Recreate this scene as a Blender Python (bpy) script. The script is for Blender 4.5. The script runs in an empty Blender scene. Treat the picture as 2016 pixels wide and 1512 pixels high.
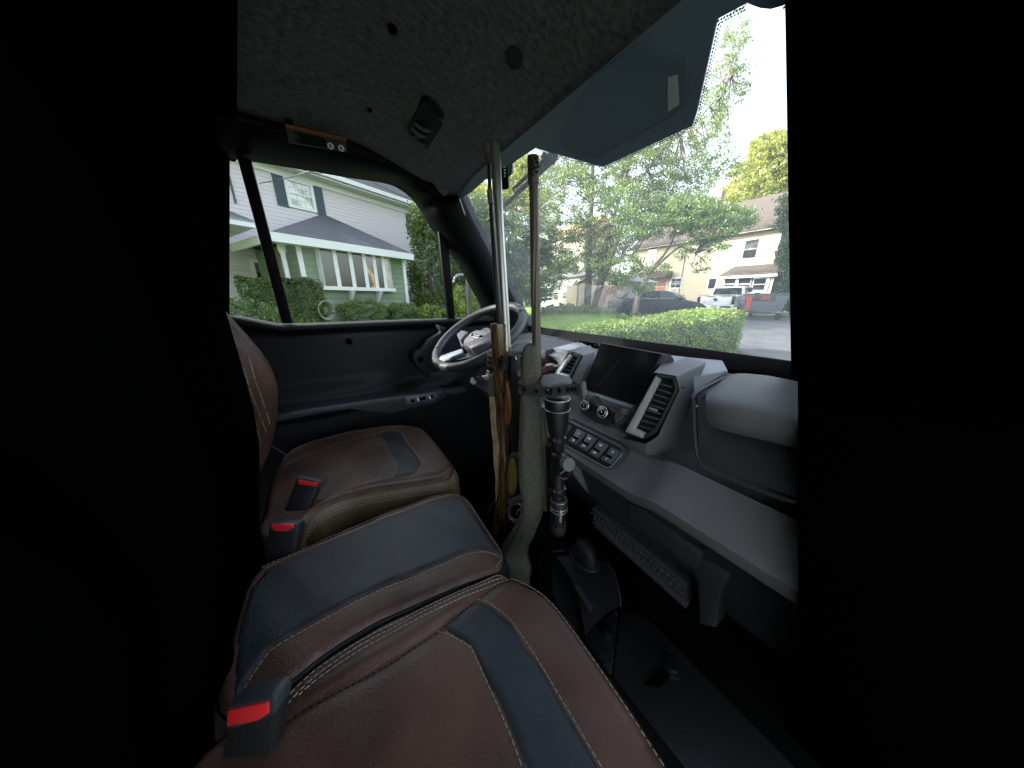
import bpy, bmesh, math, random
import numpy as np
from mathutils import Vector, Matrix
from mathutils.geometry import delaunay_2d_cdt
R = math.radians
S = bpy.context.scene
# ------------------------------------------------------------------ camera
FP = 540.0                                   # focal length in pixels of the 2016 px wide photograph
TH = math.atan(168 / FP); PHI = math.atan2(888, FP / math.cos(TH))
FW = np.array([-math.sin(PHI) * math.cos(TH), math.cos(PHI) * math.cos(TH), -math.sin(TH)])
RT = np.array([math.cos(PHI), math.sin(PHI), 0.0]); UPV = np.cross(RT, FW)
cd = bpy.data.cameras.new('camera'); cam = bpy.data.objects.new('camera', cd); S.collection.objects.link(cam)
cd.sensor_width = 36; cd.lens = FP / 2016 * 36; cd.clip_start = 0.01; cd.clip_end = 600
cam.rotation_euler = (math.pi / 2 - TH, 0, PHI); cam.location = (0, 0, 0)
S.camera = cam
# ------------------------------------------------------------------ world, sun, exposure
SUN_EL, SUN_AZ = 27.0, math.atan2(-0.62, -0.75)      # azimuth measured from +Y towards +X
w = bpy.data.worlds.new('World'); S.world = w; w.use_nodes = True
nt = w.node_tree; bgn = nt.nodes['Background']
sky = nt.nodes.new('ShaderNodeTexSky'); sky.sky_type = 'NISHITA'; sky.sun_disc = False
sky.sun_elevation = R(SUN_EL); sky.sun_rotation = SUN_AZ; sky.air_density = 1.3; sky.dust_density = 4.0; sky.ozone_density = 1.0
hs = nt.nodes.new('ShaderNodeHueSaturation'); hs.inputs['Saturation'].default_value = .45; nt.links.new(sky.outputs[0], hs.inputs['Color']); nt.links.new(hs.outputs[0], bgn.inputs[0]); bgn.inputs[1].default_value = 0.15
sl = bpy.data.lights.new('sun', 'SUN'); sl.energy = 2.0; sl.angle = R(0.6); sl.color = (1, .93, .8)
so = bpy.data.objects.new('sun', sl); S.collection.objects.link(so)
sd = Vector((math.sin(SUN_AZ) * math.cos(R(SUN_EL)), math.cos(SUN_AZ) * math.cos(R(SUN_EL)), math.sin(R(SUN_EL))))
so.rotation_euler = sd.to_track_quat('Z', 'Y').to_euler(); so.location = (0, 0, 30)
S.view_settings.view_transform = 'Standard'; S.view_settings.look = 'None'
S.view_settings.exposure = 2.6; S.view_settings.gamma = 1
S.cycles.max_bounces = 10; S.cycles.diffuse_bounces = 5; S.cycles.transparent_max_bounces = 24
# ------------------------------------------------------------------ helpers
GZ = -1.42
def ray(x, y): return (x - 1008) * RT + (756 - y) * UPV + FP * FW
def onX(x, y, X): d = ray(x, y); return Vector(d * X / d[0])
def onY(x, y, Y): d = ray(x, y); return Vector(d * Y / d[1])
def onZ(x, y, Z): d = ray(x, y); return Vector(d * Z / d[2])
def atk(x, y, k): return Vector(ray(x, y) / FP * k)
def onP(x, y, p, n): d = Vector(ray(x, y)); return d * (Vector(n).dot(Vector(p)) / Vector(n).dot(d))
WSP = Vector((0, .88, -.138)); WSN = Vector((0, .548, .375)).normalized()
def onW(x, y, off=0.0): return onP(x, y, WSP - WSN * off, WSN)
NODES = {}
def new_obj(name, data, parent=None, loc=None):
    o = bpy.data.objects.new(name, data); S.collection.objects.link(o)
    wl = Vector(loc) if loc is not None else Vector((0, 0, 0)); NODES[o] = wl
    if parent is not None: o.parent = parent; o.location = wl - NODES[parent]
    else: o.location = wl
    return o
def tag(o, label=None, cat=None, group=None, kind=None):
    if label: o['label'] = label
    if cat: o['category'] = cat
    if group: o['group'] = group
    if kind: o['kind'] = kind
    return o
def thing(name, loc, label, cat, group=None):
    o = new_obj(name, None, None, loc); o.empty_display_size = .1; return tag(o, label, cat, group)
class G:
    """mesh collector in world coordinates"""
    def __init__(s): s.v = []; s.f = []; s.m = []
    def add(s, vs, fs, mi=0):
        b = len(s.v); s.v += [tuple(v) for v in vs]; s.f += [tuple(b + i for i in f) for f in fs]; s.m += [mi] * len(fs); return s
    def build(s, name, mats, parent=None, smooth=40, bevel=0, seg=2, weld=True, label=None, sub=0, solid=0, origin=None):
        me = bpy.data.meshes.new(name)
        a = np.array(s.v); c = (a.min(0) + a.max(0)) / 2
        if origin is not None: c = np.array(origin)
        me.from_pydata([tuple(p) for p in (a - c)], [], s.f)
        if not isinstance(mats, (list, tuple)): mats = [mats]
        for m in mats: me.materials.append(m)
        me.polygons.foreach_set('material_index', s.m)
        bm = bmesh.new(); bm.from_mesh(me)
        if weld: bmesh.ops.remove_doubles(bm, verts=bm.verts, dist=1e-5)
        bmesh.ops.recalc_face_normals(bm, faces=bm.faces)
        if bevel:
            ed = [e for e in bm.edges if len(e.link_faces) == 2 and e.calc_face_angle(0) > R(25)]
            bmesh.ops.bevel(bm, geom=ed, offset=bevel, segments=seg, affect='EDGES', profile=.5, clamp_overlap=True)
        bm.to_mesh(me); bm.free()
        if smooth:
            me.polygons.foreach_set('use_smooth', [True] * len(me.polygons)); me.set_sharp_from_angle(angle=R(smooth))
        o = new_obj(name, me, parent, c)
        if sub: md = o.modifiers.new('s', 'SUBSURF'); md.levels = md.render_levels = sub
        if solid: md = o.modifiers.new('t', 'SOLIDIFY'); md.thickness = solid; md.offset = 0
        if label: o['label'] = label
        return o
    def box(s, c, sz, rot=None, mi=0):
        M = rot if rot is not None else Matrix.Identity(3); c = Vector(c)
        vs = [c + M @ Vector((x * sz[0] / 2, y * sz[1] / 2, z * sz[2] / 2)) for x in (-1, 1) for y in (-1, 1) for z in (-1, 1)]
        return s.add(vs, [(0, 1, 3, 2), (4, 6, 7, 5), (0, 4, 5, 1), (2, 3, 7, 6), (0, 2, 6, 4), (1, 5, 7, 3)], mi)
    def prism(s, pts, off, mi=0):
        off = Vector(off); n = len(pts); a = [Vector(p) for p in pts]; b = [p + off for p in a]
        return s.add(a + b, [tuple(range(n)), tuple(range(2 * n - 1, n - 1, -1))] + [(i, (i + 1) % n, n + (i + 1) % n, n + i) for i in range(n)], mi)
    def frustum(s, pa, pb, mi=0):
        n = len(pa); return s.add(list(pa) + list(pb), [tuple(range(n)), tuple(range(2 * n - 1, n - 1, -1))] + [(i, (i + 1) % n, n + (i + 1) % n, n + i) for i in range(n)], mi)
    def rings(s, rs, cap=True, mi=0, closed=True):
        n = len(rs[0]); vs = [p for r in rs for p in r]; fs = []
        for i in range(len(rs) - 1):
            for j in range(n if closed else n - 1):
                k = (j + 1) % n; fs.append((i * n + j, i * n + k, (i + 1) * n + k, (i + 1) * n + j))
        if cap: fs += [tuple(range(n)), tuple(range((len(rs)) * n - 1, (len(rs) - 1) * n - 1, -1))]
        return s.add(vs, fs, mi)
    def tube(s, path, rad, n=10, cap=True, closed=False, mi=0, flat=1.0, upv=(0, 0, 1)):
        P = [Vector(p) for p in path]; rs = []
        for i, p in enumerate(P):
            if closed: t = P[(i + 1) % len(P)] - P[i - 1]
            else: t = P[min(i + 1, len(P) - 1)] - P[max(i - 1, 0)]
            t.normalize(); u = Vector(upv)
            if abs(t.dot(u)) > .95: u = Vector((0, 1, 0)) if abs(t.y) < .9 else Vector((1, 0, 0))
            a = t.cross(u).normalized(); b = a.cross(t).normalized(); r = rad[i] if isinstance(rad, (list, tuple)) else rad
            rs.append([p + a * math.cos(q * 2 * math.pi / n) * r + b * math.sin(q * 2 * math.pi / n) * r * flat for q in range(n)])
        if closed: rs.append(rs[0]); cap = False
        return s.rings(rs, cap, mi)
    def disc(s, c, nrm, r0, r1, h, n=20, mi=0):
        nrm = Vector(nrm).normalized(); c = Vector(c); u = nrm.orthogonal().normalized(); v = nrm.cross(u)
        ra = [c + (u * math.cos(t * 2 * math.pi / n) + v * math.sin(t * 2 * math.pi / n)) * r0 for t in range(n)]
        rb = [c + nrm * h + (u * math.cos(t * 2 * math.pi / n) + v * math.sin(t * 2 * math.pi / n)) * r1 for t in range(n)]
        return s.rings([ra, rb], True, mi)
    def lathe(s, c, ax, prof, n=28, mi=0, cap=True):
        ax = Vector(ax).normalized(); c = Vector(c); u = ax.orthogonal().normalized(); v = ax.cross(u)
        return s.rings([[c + ax * h + (u * math.cos(t * 2 * math.pi / n) + v * math.sin(t * 2 * math.pi / n)) * r for t in range(n)] for h, r in prof], cap, mi)
def lerp(a, b, t): return a + (b - a) * t
def smooth_path(P, k=6, closed=False):
    P = [Vector(p) for p in P]; out = []; n = len(P)
    for i in range(n if closed else n - 1):
        p0 = P[i - 1] if (closed or i > 0) else P[0]; p1 = P[i]; p2 = P[(i + 1) % n]; p3 = P[(i + 2) % n] if closed else P[min(i + 2, n - 1)]
        for j in range(k):
            t = j / k; out.append(.5 * ((2 * p1) + (p2 - p0) * t + (2 * p0 - 5 * p1 + 4 * p2 - p3) * t * t + (3 * p1 - p0 - 3 * p2 + p3) * t ** 3))
    if not closed: out.append(P[-1])
    return out
def sst(t): t = min(1, max(0, t)); return t * t * (3 - 2 * t)
# ------------------------------------------------------------------ materials
MC = {}
def mat(name, col, rough=.6, metal=0, col2=None, nscale=8, bump=0, bscale=200, spec=.5, stretch=None, detail=4, coat=0, ramp=(.35, .65), bdist=.002, trans=0):
    m = bpy.data.materials.new(name); m.use_nodes = True; t = m.node_tree; b = t.nodes['Principled BSDF']; L = t.links.new
    b.inputs['Base Color'].default_value = (*col, 1); b.inputs['Roughness'].default_value = rough; b.inputs['Metallic'].default_value = metal
    b.inputs['Specular IOR Level'].default_value = spec; b.inputs['Coat Weight'].default_value = coat; b.inputs['Coat Roughness'].default_value = .15
    tc = t.nodes.new('ShaderNodeTexCoord'); mp = t.nodes.new('ShaderNodeMapping'); L(tc.outputs['Object'], mp.inputs[0])
    if stretch: mp.inputs['Scale'].default_value = stretch
    if col2 is not None:
        n = t.nodes.new('ShaderNodeTexNoise'); n.inputs['Scale'].default_value = nscale; n.inputs['Detail'].default_value = detail
        L(mp.outputs[0], n.inputs[0]); r = t.nodes.new('ShaderNodeValToRGB'); L(n.outputs[0], r.inputs[0]); L(r.outputs[0], b.inputs['Base Color'])
        r.color_ramp.elements[0].position = ramp[0]; r.color_ramp.elements[1].position = ramp[1]
        r.color_ramp.elements[0].color = (*col, 1); r.color_ramp.elements[1].color = (*col2, 1)
    if bump:
        n2 = t.nodes.new('ShaderNodeTexNoise'); n2.inputs['Scale'].default_value = bscale; n2.inputs['Detail'].default_value = 3
        L(tc.outputs['Object'], n2.inputs[0]); bp = t.nodes.new('ShaderNodeBump'); bp.inputs['Strength'].default_value = bump; bp.inputs['Distance'].default_value = bdist
        L(n2.outputs[0], bp.inputs['Height']); L(bp.outputs[0], b.inputs['Normal'])
    return m
def leafmat(name, c1, c2, nscale=1.2, tr=.45):
    m = bpy.data.materials.new(name); m.use_nodes = True; t = m.node_tree; L = t.links.new; t.nodes.remove(t.nodes['Principled BSDF']); o = t.nodes['Material Output']
    tc = t.nodes.new('ShaderNodeTexCoord'); n = t.nodes.new('ShaderNodeTexNoise'); n.inputs['Scale'].default_value = nscale; n.inputs['Detail'].default_value = 5; n.inputs['Roughness'].default_value = .7
    L(tc.outputs['Object'], n.inputs[0]); r = t.nodes.new('ShaderNodeValToRGB'); L(n.outputs[0], r.inputs[0])
    r.color_ramp.elements[0].position = .33; r.color_ramp.elements[1].position = .68; r.color_ramp.elements[0].color = (*c1, 1); r.color_ramp.elements[1].color = (*c2, 1)
    d = t.nodes.new('ShaderNodeBsdfDiffuse'); tl = t.nodes.new('ShaderNodeBsdfTranslucent'); g = t.nodes.new('ShaderNodeBsdfGlossy'); g.inputs['Roughness'].default_value = .45
    mx = t.nodes.new('ShaderNodeMixShader'); mx.inputs[0].default_value = tr; L(r.outputs[0], d.inputs[0]); L(r.outputs[0], tl.inputs[0])
    m2 = t.nodes.new('ShaderNodeMixShader'); m2.inputs[0].default_value = .06; L(d.outputs[0], mx.inputs[1]); L(tl.outputs[0], mx.inputs[2]); L(mx.outputs[0], m2.inputs[1]); L(g.outputs[0], m2.inputs[2]); L(m2.outputs[0], o.inputs[0])
    return m
def glassmat(name, tint=(.93, .96, .97), haze=.05, hazecol=(.75, .82, .9), refl=.06, drough=1.0):
    m = bpy.data.materials.new(name); m.use_nodes = True; t = m.node_tree; L = t.links.new; t.nodes.remove(t.nodes['Principled BSDF']); o = t.nodes['Material Output']
    tp = t.nodes.new('ShaderNodeBsdfTransparent'); tp.inputs[0].default_value = (*tint, 1)
    gl = t.nodes.new('ShaderNodeBsdfGlossy'); gl.inputs['Roughness'].default_value = .02
    tl = t.nodes.new('ShaderNodeBsdfTranslucent'); tl.inputs[0].default_value = (*hazecol, 1)
    a = t.nodes.new('ShaderNodeMixShader'); a.inputs[0].default_value = haze; L(tp.outputs[0], a.inputs[1]); L(tl.outputs[0], a.inputs[2])  # translucent share puts the veiling haze into the glass itself
    fr = t.nodes.new('ShaderNodeFresnel'); fr.inputs[0].default_value = 1.4; mm = t.nodes.new('ShaderNodeMath'); mm.operation = 'MULTIPLY'; mm.inputs[1].default_value = refl / .03
    L(fr.outputs[0], mm.inputs[0]); b = t.nodes.new('ShaderNodeMixShader'); mm.use_clamp = True
    mm.inputs[1].default_value = refl * 5; L(mm.outputs[0], b.inputs[0]); L(a.outputs[0], b.inputs[1]); L(gl.outputs[0], b.inputs[2]); L(b.outputs[0], o.inputs[0])
    return m
def siding(name, col, pitch, rough=.6, ver=False, depth=.012, col2=None):
    """lap siding: a saw-tooth height along Z as bump"""
    m = mat(name, col, rough, col2=col2, nscale=1.5); t = m.node_tree; L = t.links.new; b = t.nodes['Principled BSDF']
    g = t.nodes.new('ShaderNodeNewGeometry'); sp = t.nodes.new('ShaderNodeSeparateXYZ'); L(g.outputs['Position'], sp.inputs[0])
    d = t.nodes.new('ShaderNodeMath'); d.operation = 'DIVIDE'; d.inputs[1].default_value = pitch; L(sp.outputs[0 if ver else 2], d.inputs[0])
    f = t.nodes.new('ShaderNodeMath'); f.operation = 'FRACT'; L(d.outputs[0], f.inputs[0])
    pw = t.nodes.new('ShaderNodeMath'); pw.operation = 'SUBTRACT'; pw.inputs[0].default_value = 1; L(f.outputs[0], pw.inputs[1])
    bp = t.nodes.new('ShaderNodeBump'); bp.inputs['Strength'].default_value = 1; bp.inputs['Distance'].default_value = depth; L(pw.outputs[0], bp.inputs['Height']); L(bp.outputs[0], b.inputs['Normal'])
    # a narrow darker line at the foot of each lap
    gt = t.nodes.new('ShaderNodeMath'); gt.operation = 'LESS_THAN'; gt.inputs[1].default_value = .1; L(f.outputs[0], gt.inputs[0])
    mx = t.nodes.new('ShaderNodeMix'); mx.data_type = 'RGBA'; L(gt.outputs[0], mx.inputs[0])
    src = b.inputs['Base Color'].links[0].from_socket if b.inputs['Base Color'].links else None
    if src: L(src, mx.inputs[6])
    else: mx.inputs[6].default_value = (*col, 1)
    mx.inputs[7].default_value = (*[c * .72 for c in col], 1); L(mx.outputs[2], b.inputs['Base Color'])
    return m
M = dict(
    consolep=mat('console_black', (.004, .004, .005), .5, spec=.15),
    black=mat('black_trim', (.0016, .0017, .0020), .9, spec=.02), blackout=mat('blackout_cover', (.0012, .0012, .0013), 1.0, spec=.0),  # second one: near-black for added parts that darken both view edges
    blackp=mat('black_plastic', (.009, .010, .013), .5, bump=.35, bscale=700, spec=.3),
    frame=mat('frame_plastic', (.0028, .003, .004), .5, bump=.15, bscale=300, spec=.08),
    door=mat('door_plastic', (.007, .0085, .011), .48, bump=.35, bscale=600, spec=.25, col2=(.009, .011, .014), nscale=6),
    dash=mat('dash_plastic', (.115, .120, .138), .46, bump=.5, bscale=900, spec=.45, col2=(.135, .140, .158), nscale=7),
    dashl=mat('dash_skylit_plastic', (.24, .265, .30), .42, bump=.35, bscale=900),  # paler than dash: sky highlight put into the colour of top facets
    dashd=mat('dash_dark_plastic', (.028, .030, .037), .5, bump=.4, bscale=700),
    silver=mat('satin_silver', (.55, .57, .6), .32, .7),
    felt=mat('headliner_felt', (.042, .045, .046), .95, col2=(.115, .118, .118), nscale=130, bump=.5, bscale=260, detail=8, ramp=(.3, .72), bdist=.003, stretch=(1, .5, 1)),
    leather=mat('brown_leather', (.038, .019, .013), .41, col2=(.118, .069, .051), nscale=6, bump=.5, bscale=330, detail=8, ramp=(.3, .7), spec=.45),
    piping=mat('olive_brown_leather', (.085, .062, .030), .5, col2=(.12, .09, .046), nscale=9, bump=.4, bscale=330),
    vinyl=mat('black_vinyl', (.015, .022, .028), .38, col2=(.021, .029, .036), nscale=20, bump=.45, bscale=600, spec=.5),
    thread=mat('pale_thread', (.36, .30, .22), .8),
    red=mat('red_button', (.75, .03, .035), .35, spec=.5),
    rubber=mat('grey_rubber', (.085, .09, .095), .65, bump=.4, bscale=400),
    rubberb=mat('black_rubber', (.012, .012, .014), .55, bump=.3, bscale=400),
    screen=mat('screen_glass', (.006, .007, .009), .2, spec=.5, col2=(.01, .011, .013), nscale=30),
    gloss=mat('gloss_black', (.008, .008, .01), .12),
    white=mat('white_marking', (.8, .82, .85), .5),
    gunblack=mat('anodised_black', (.008, .008, .0095), .38, spec=.5, bump=.1, bscale=500),
    stain=mat('stainless_steel', (.42, .43, .42), .35, .85, bump=.1, bscale=300, stretch=(1, 1, .05)),
    floorr=mat('floor_rubber', (.005, .0055, .007), .6, bump=.2, bscale=300, spec=.2),
    tire=mat('tyre_rubber', (.012, .012, .013), .8), chrome=mat('chrome', (.7, .7, .72), .15, 1),
    asphalt=mat('asphalt', (.065, .067, .07), .9, col2=(.105, .107, .11), nscale=1.3, bump=.8, bscale=60, bdist=.01, detail=10),
    dirt=mat('leaf_litter', (.10, .06, .035), .95, col2=(.2, .13, .08), nscale=20, bump=1, bscale=40, bdist=.02),
    lawn=mat('lawn_grass', (.15, .26, .035), .9, col2=(.23, .36, .06), nscale=2.5, bump=1, bscale=60, bdist=.03, detail=10),
    bark=mat('bark', (.07, .055, .045), .9, col2=(.15, .12, .095), nscale=12, bump=1, bscale=25, bdist=.02, stretch=(1, 1, .2)),
    shingle=mat('roof_shingle', (.055, .058, .068), .9, col2=(.085, .09, .105), nscale=6, bump=.7, bscale=30, bdist=.01),
    brownroof=mat('brown_shingle', (.07, .056, .045), .9, col2=(.095, .075, .06), nscale=8, bump=.7, bscale=30, bdist=.01),
    trimw=mat('white_trim', (.68, .69, .7), .5), cream=mat('cream_trim', (.55, .53, .44), .6),
    wing=mat('wing_dark', (.03, .035, .04), .6), darkvoid=mat('dark_interior', (.01, .01, .012), .9),
    pane=mat('window_pane', (.02, .024, .024), .06, spec=.7), shutter=mat('slate_shutter', (.045, .075, .10), .6),
    wire=mat('cable', (.03, .03, .03), .7), carpaint=mat('navy_car_paint', (.004, .006, .014), .35, spec=.25, coat=.12), redpaint=mat('red_car_paint', (.55, .015, .02), .3, coat=1),
    whitepaint=mat('white_car_paint', (.72, .75, .78), .3, coat=1), carglass=mat('car_glass', (.01, .012, .015), .06, spec=.6), tail=mat('smoked_lamp', (.03, .008, .01), .2),
    rust=mat('orange_red_paint', (.42, .06, .03), .6, col2=(.5, .12, .06), nscale=5), grey=mat('grey_metal', (.10, .115, .13), .55), wood=mat('wood_block', (.42, .3, .17), .8),
    shedm=siding('shed_siding', (.33, .30, .27), .3, ver=True), tan=siding('tan_siding', (.45, .38, .26), .2), brown=mat('brown_door', (.28, .12, .06), .6),
    pinkside=siding('lilac_lap_siding', (.62, .57, .595), .115), greenside=siding('green_shingles', (.16, .215, .145), .165, .8, col2=(.21, .27, .18)),
    yellowside=siding('cream_lap_siding', (.42, .385, .265), .14),
    ws=glassmat('windshield_glass', (.93, .95, .97), .034, (.85, .93, 1.0), .05), sg=glassmat('side_glass', (.84, .86, .87), .0, refl=.05),
    frit=mat('frit_glare_blue', (.13, .18, .265), .4, spec=.5),  # frit is black; the blue of veiling glare is put into its colour
)
LF = dict(
    maple=leafmat('maple_leaf', (.08, .13, .025), (.23, .30, .07)), crab=leafmat('crabapple_leaf', (.07, .13, .025), (.18, .27, .055)),
    gold=leafmat('sunlit_leaf', (.16, .20, .03), (.42, .42, .07), 1.0), dark=leafmat('dark_leaf', (.02, .05, .015), (.05, .10, .03), 1.5),  # gold: warm sunlight is put into the leaf colours
    hedge=leafmat('hedge_leaf', (.12, .19, .03), (.32, .44, .07), 3), box=leafmat('boxwood_leaf', (.045, .10, .02), (.15, .24, .05), 3),
    birch=leafmat('weeping_leaf', (.05, .10, .02), (.15, .22, .04), 1.5), grass=leafmat('blade', (.14, .24, .04), (.30, .42, .09), 4),
    redl=leafmat('red_leaf', (.25, .02, .04), (.4, .05, .08), 4))
rng = np.random.default_rng(7); random.seed(7)
def leaves(name, m, clumps, size, parent=None, aspect=.55, core=None, hang=0.0):
    """clumps: (centre, (rx,ry,rz), count, shell 0..1). Each leaf is a folded quad of its own."""
    C = []; 
    for c, r, n, sh in clumps:
        d = rng.normal(size=(n, 3)); d /= np.linalg.norm(d, axis=1)[:, None]
        rad = (sh + (1 - sh) * rng.random(n)) ** .5 if sh < 1 else np.ones(n)
        rad = rad * (1 + .10 * rng.normal(size=n))
        C.append(np.array(c) + d * rad[:, None] * np.array(r))
    C = np.concatenate(C); n = len(C)
    a = rng.normal(size=(n, 3)); a[:, 2] -= hang; a /= np.linalg.norm(a, axis=1)[:, None]
    b = np.cross(a, rng.normal(size=(n, 3))); b /= np.linalg.norm(b, axis=1)[:, None]
    L = (size * (.6 + .8 * rng.random(n)))[:, None]; Wd = L * aspect
    V = np.stack([C - a * L * .5, C + b * Wd * .5, C + a * L * .5, C - b * Wd * .5], 1).reshape(-1, 3)
    cen = (V.min(0) + V.max(0)) / 2; base = NODES[parent] if parent else None
    me = bpy.data.meshes.new(name); me.vertices.add(4 * n); me.loops.add(4 * n); me.polygons.add(n)
    me.vertices.foreach_set('co', (V - cen).ravel()); me.loops.foreach_set('vertex_index', np.arange(4 * n, dtype=np.int32))
    me.polygons.foreach_set('loop_start', np.arange(0, 4 * n, 4, dtype=np.int32)); me.polygons.foreach_set('loop_total', np.full(n, 4, dtype=np.int32))
    me.materials.append(m); me.update(calc_edges=True)
    return new_obj(name, me, parent, cen)
def text(s, size, origin, xdir, ydir, m, parent, name='lettering', ext=.0006, bold=0):
    cu = bpy.data.curves.new(name, 'FONT'); cu.body = s; cu.size = size; cu.extrude = ext; cu.align_x = 'CENTER'; cu.align_y = 'CENTER'; cu.offset = bold
    tmp = bpy.data.objects.new('tmp', cu); S.collection.objects.link(tmp); dg = bpy.context.evaluated_depsgraph_get()
    me = bpy.data.meshes.new_from_object(tmp.evaluated_get(dg)); bpy.data.objects.remove(tmp); me.name = name
    x = Vector(xdir).normalized(); z = x.cross(Vector(ydir)).normalized(); y = z.cross(x)
    me.transform(Matrix((x, y, z)).transposed().to_4x4()); me.materials.clear(); me.materials.append(m)
    return new_obj(name, me, parent, origin)
# ================================================================== the vehicle cab
V = thing('utility_vehicle', (-.6, .3, GZ), 'dark utility vehicle cab with brown leather bench seats, steering wheel and big dashboard touchscreen', 'utility vehicle')
# ---- headliner
def hz(x, y):
    z = .5 - .09 * sst((y - .12) / .385) ** .8
    z -= .012 * sst((-1.0 - x) / .2)
    z += .010 * sst((x + 1.02 + .25 * (y - .2)) / .05) * sst((.46 - y) / .1)
    z += .012 * sst((x + .86 - .5 * (y - .33)) / .035) * sst((.47 - y) / .06)
    return z
g = G(); nu, nv = 110, 60
g.rings([[(lerp(-1.215, .25, i / nu), lerp(-.95, .512, (j / nv)), hz(lerp(-1.215, .25, i / nu), lerp(-.95, .512, j / nv))) for i in range(nu + 1)] for j in range(nv + 1)], cap=False, closed=False)
HL = g.build('headliner', M['felt'], V, smooth=80)
# corner pad of the headliner reaching down to the pillar
cpx = [(742, 296), (780, 318), (815, 338), (838, 350), (850, 364), (866, 383), (876, 385), (886, 380), (888, 366), (900, 352), (905, 357), (920, 345), (960, 318), (930, 290), (850, 275)]
cy = [.25, .29, .36, .41, .445, .475, .485, .50, .50, .505, .507, .508, .509, .47, .36]
g = G(); c0 = [onX(px, py, -1.19 + .0 * yy) if i < 8 else onY(px, py, yy - .004) for i, ((px, py), yy) in enumerate(zip(cpx, cy))]
g.add(c0 + [sum(c0, Vector()) / len(c0) + Vector((0, 0, -.004))], [(i, (i + 1) % len(c0), len(c0)) for i in range(len(c0))])
g.build('corner_pad', M['felt'], HL, smooth=80)

# roof console with switches
cq = [(832, 186), (846, 188), (880, 220), (884, 232), (842, 292), (836, 291), (804, 263), (801, 252)]
def hdr(px, py, dz=0):
    p = onZ(px, py, .48)
    for _ in range(6): p = onZ(px, py, hz(p.x, p.y) - .001)
    d = p.normalized(); return p - d * dz
g = G(); g.prism([hdr(1012 + 17 * math.cos(t) * 1.0 - 3 * math.sin(t), 115 + 22 * math.sin(t) + 6 * math.cos(t), .0015) for t in np.linspace(0, 2 * math.pi, 29)[:-1]], (0, 0, .004)); g.build('speaker_opening', M['darkvoid'], HL, smooth=0)
g = G(); a = [hdr(x, y, .002) for x, y in cq]; cc = sum(a, Vector()) / len(a); b = [cc.lerp(p, .88) + Vector((.003, -.004, -.008)) for p in a]
g.frustum(a, b); CON = g.build('roof_console', M['consolep'], HL, bevel=.003)
for (x0, y0, x1, y1, m) in [(817, 242, 847, 258, 'rubberb'), (812, 253, 840, 270, 'rubberb'), (806, 264, 816, 268, 'rubberb'), (826, 278, 838, 284, 'rubberb')]:
    g = G(); p = hdr(x0, y0, .016); q = hdr(x1, y1, .016); dn = Vector((0, 0, -.008)); pp = smooth_path([p, (p + q) / 2 + dn * .7, q], 6)
    g.tube(pp, .0055 if x1 - x0 > 12 else .004, 8, flat=.6); g.build('console_button', mat('button_grey', (.05, .055, .05), .4) if 'bg' not in MC else MC['bg'], HL)
for i, (x, y, r) in enumerate([(773, 59, .008), (728, 218, .005), (799, 322, .008), (849, 365, .009)]):
    g = G(); p = hdr(x, y) if i < 2 else onX(x, y, -1.185); g.lathe(p * .995, -p.normalized() if i > 1 else (0, 0, -1), [(-.004, r * 1.1), (.001, r * 1.1), (.002, r * .6), (-.001, r * .4)], 14); g.build('push_clip', M['black'], HL)
# ---- door header and front pillar in one black moulding
inner = [(440, 214), (452, 218), (470, 225), (520, 240), (560, 250), (640, 262), (700, 274), (742, 297), (780, 318), (815, 338), (845, 352), (868, 384), (893, 380), (909, 391), (930, 436), (950, 474), (968, 508), (985, 540), (1002, 571), (1022, 607), (1043, 645), (1062, 655)]
outer = [(436, 302), (440, 303), (445, 303), (470, 307), (501, 311), (560, 321), (620, 331), (678, 342), (725, 349), (760, 355), (785, 364), (812, 384), (832, 410), (843, 430), (861, 458), (880, 486), (901, 508), (918, 538), (930, 562), (945, 590), (957, 618), (972, 655)]
r0 = [onX(x, y, -1.185) if i < 12 else onW(x, y, .004) for i, (x, y) in enumerate(inner)]
r2 = [onX(x, y, -1.30) for x, y in outer]
g = G(); rows = []
for t in np.linspace(0, 1, 9):
    rows.append([a.lerp(b, t) + Vector((.035, -.02, -.01)) * math.sin(math.pi * t) ** .8 * (1 if i > 10 else .6) for i, (a, b) in enumerate(zip(smooth_path(r0, 3), smooth_path(r2, 3)))])
rows.insert(0, [p + Vector((-.02, .03, .03)) for p in rows[0]]); rows.append([p + Vector((-.035, .0, .0)) for p in rows[-1]])
g.rings(rows, cap=False, closed=False); g.build('front_pillar', M['frame'], V, smooth=60, label='driver side pillar sweeping from dash to roof')
# roll cage tube lying along the pillar and beaded wiring loom
g = G(); g.tube(smooth_path([onW(925, 468, .03), onW(945, 500, .035), onW(962, 535, .035), onW(980, 575, .035), onW(1000, 615, .03)], 5), .014, 12); g.build('roll_bar', M['blackp'], V)
g = G(); P = smooth_path([onW(905, 392, .02), onW(911, 410, .022), onW(918, 432, .024), onW(926, 462, .024)], 14)
for i, p in enumerate(P): g.lathe(p, (0, .3, -1), [(-.002, .0008), (0, .0028), (.002, .0008)], 6)
g.build('drip_cord', mat('cord_white', (.6, .62, .65), .5), V)
# ---- window divider bars
for q, lab in [([(468, 307), (496, 318), (577, 636), (556, 636)], 'window_bar'), ([(860, 456), (880, 484), (894, 632), (880, 632)], 'window_bar')]:
    g = G(); g.prism([onX(x, y, -1.305) for x, y in q], (.022, 0, 0)); g.build(lab, M['frame'], V, bevel=.004)
# ---- side glass
g = G(); g.prism([(-1.312, -.55, -.13), (-1.312, .95, -.13), (-1.312, .85, .1), (-1.312, .52, .46), (-1.312, -.55, .5)], (.004, 0, 0)); g.build('side_window', M['sg'], V, smooth=0)
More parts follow.
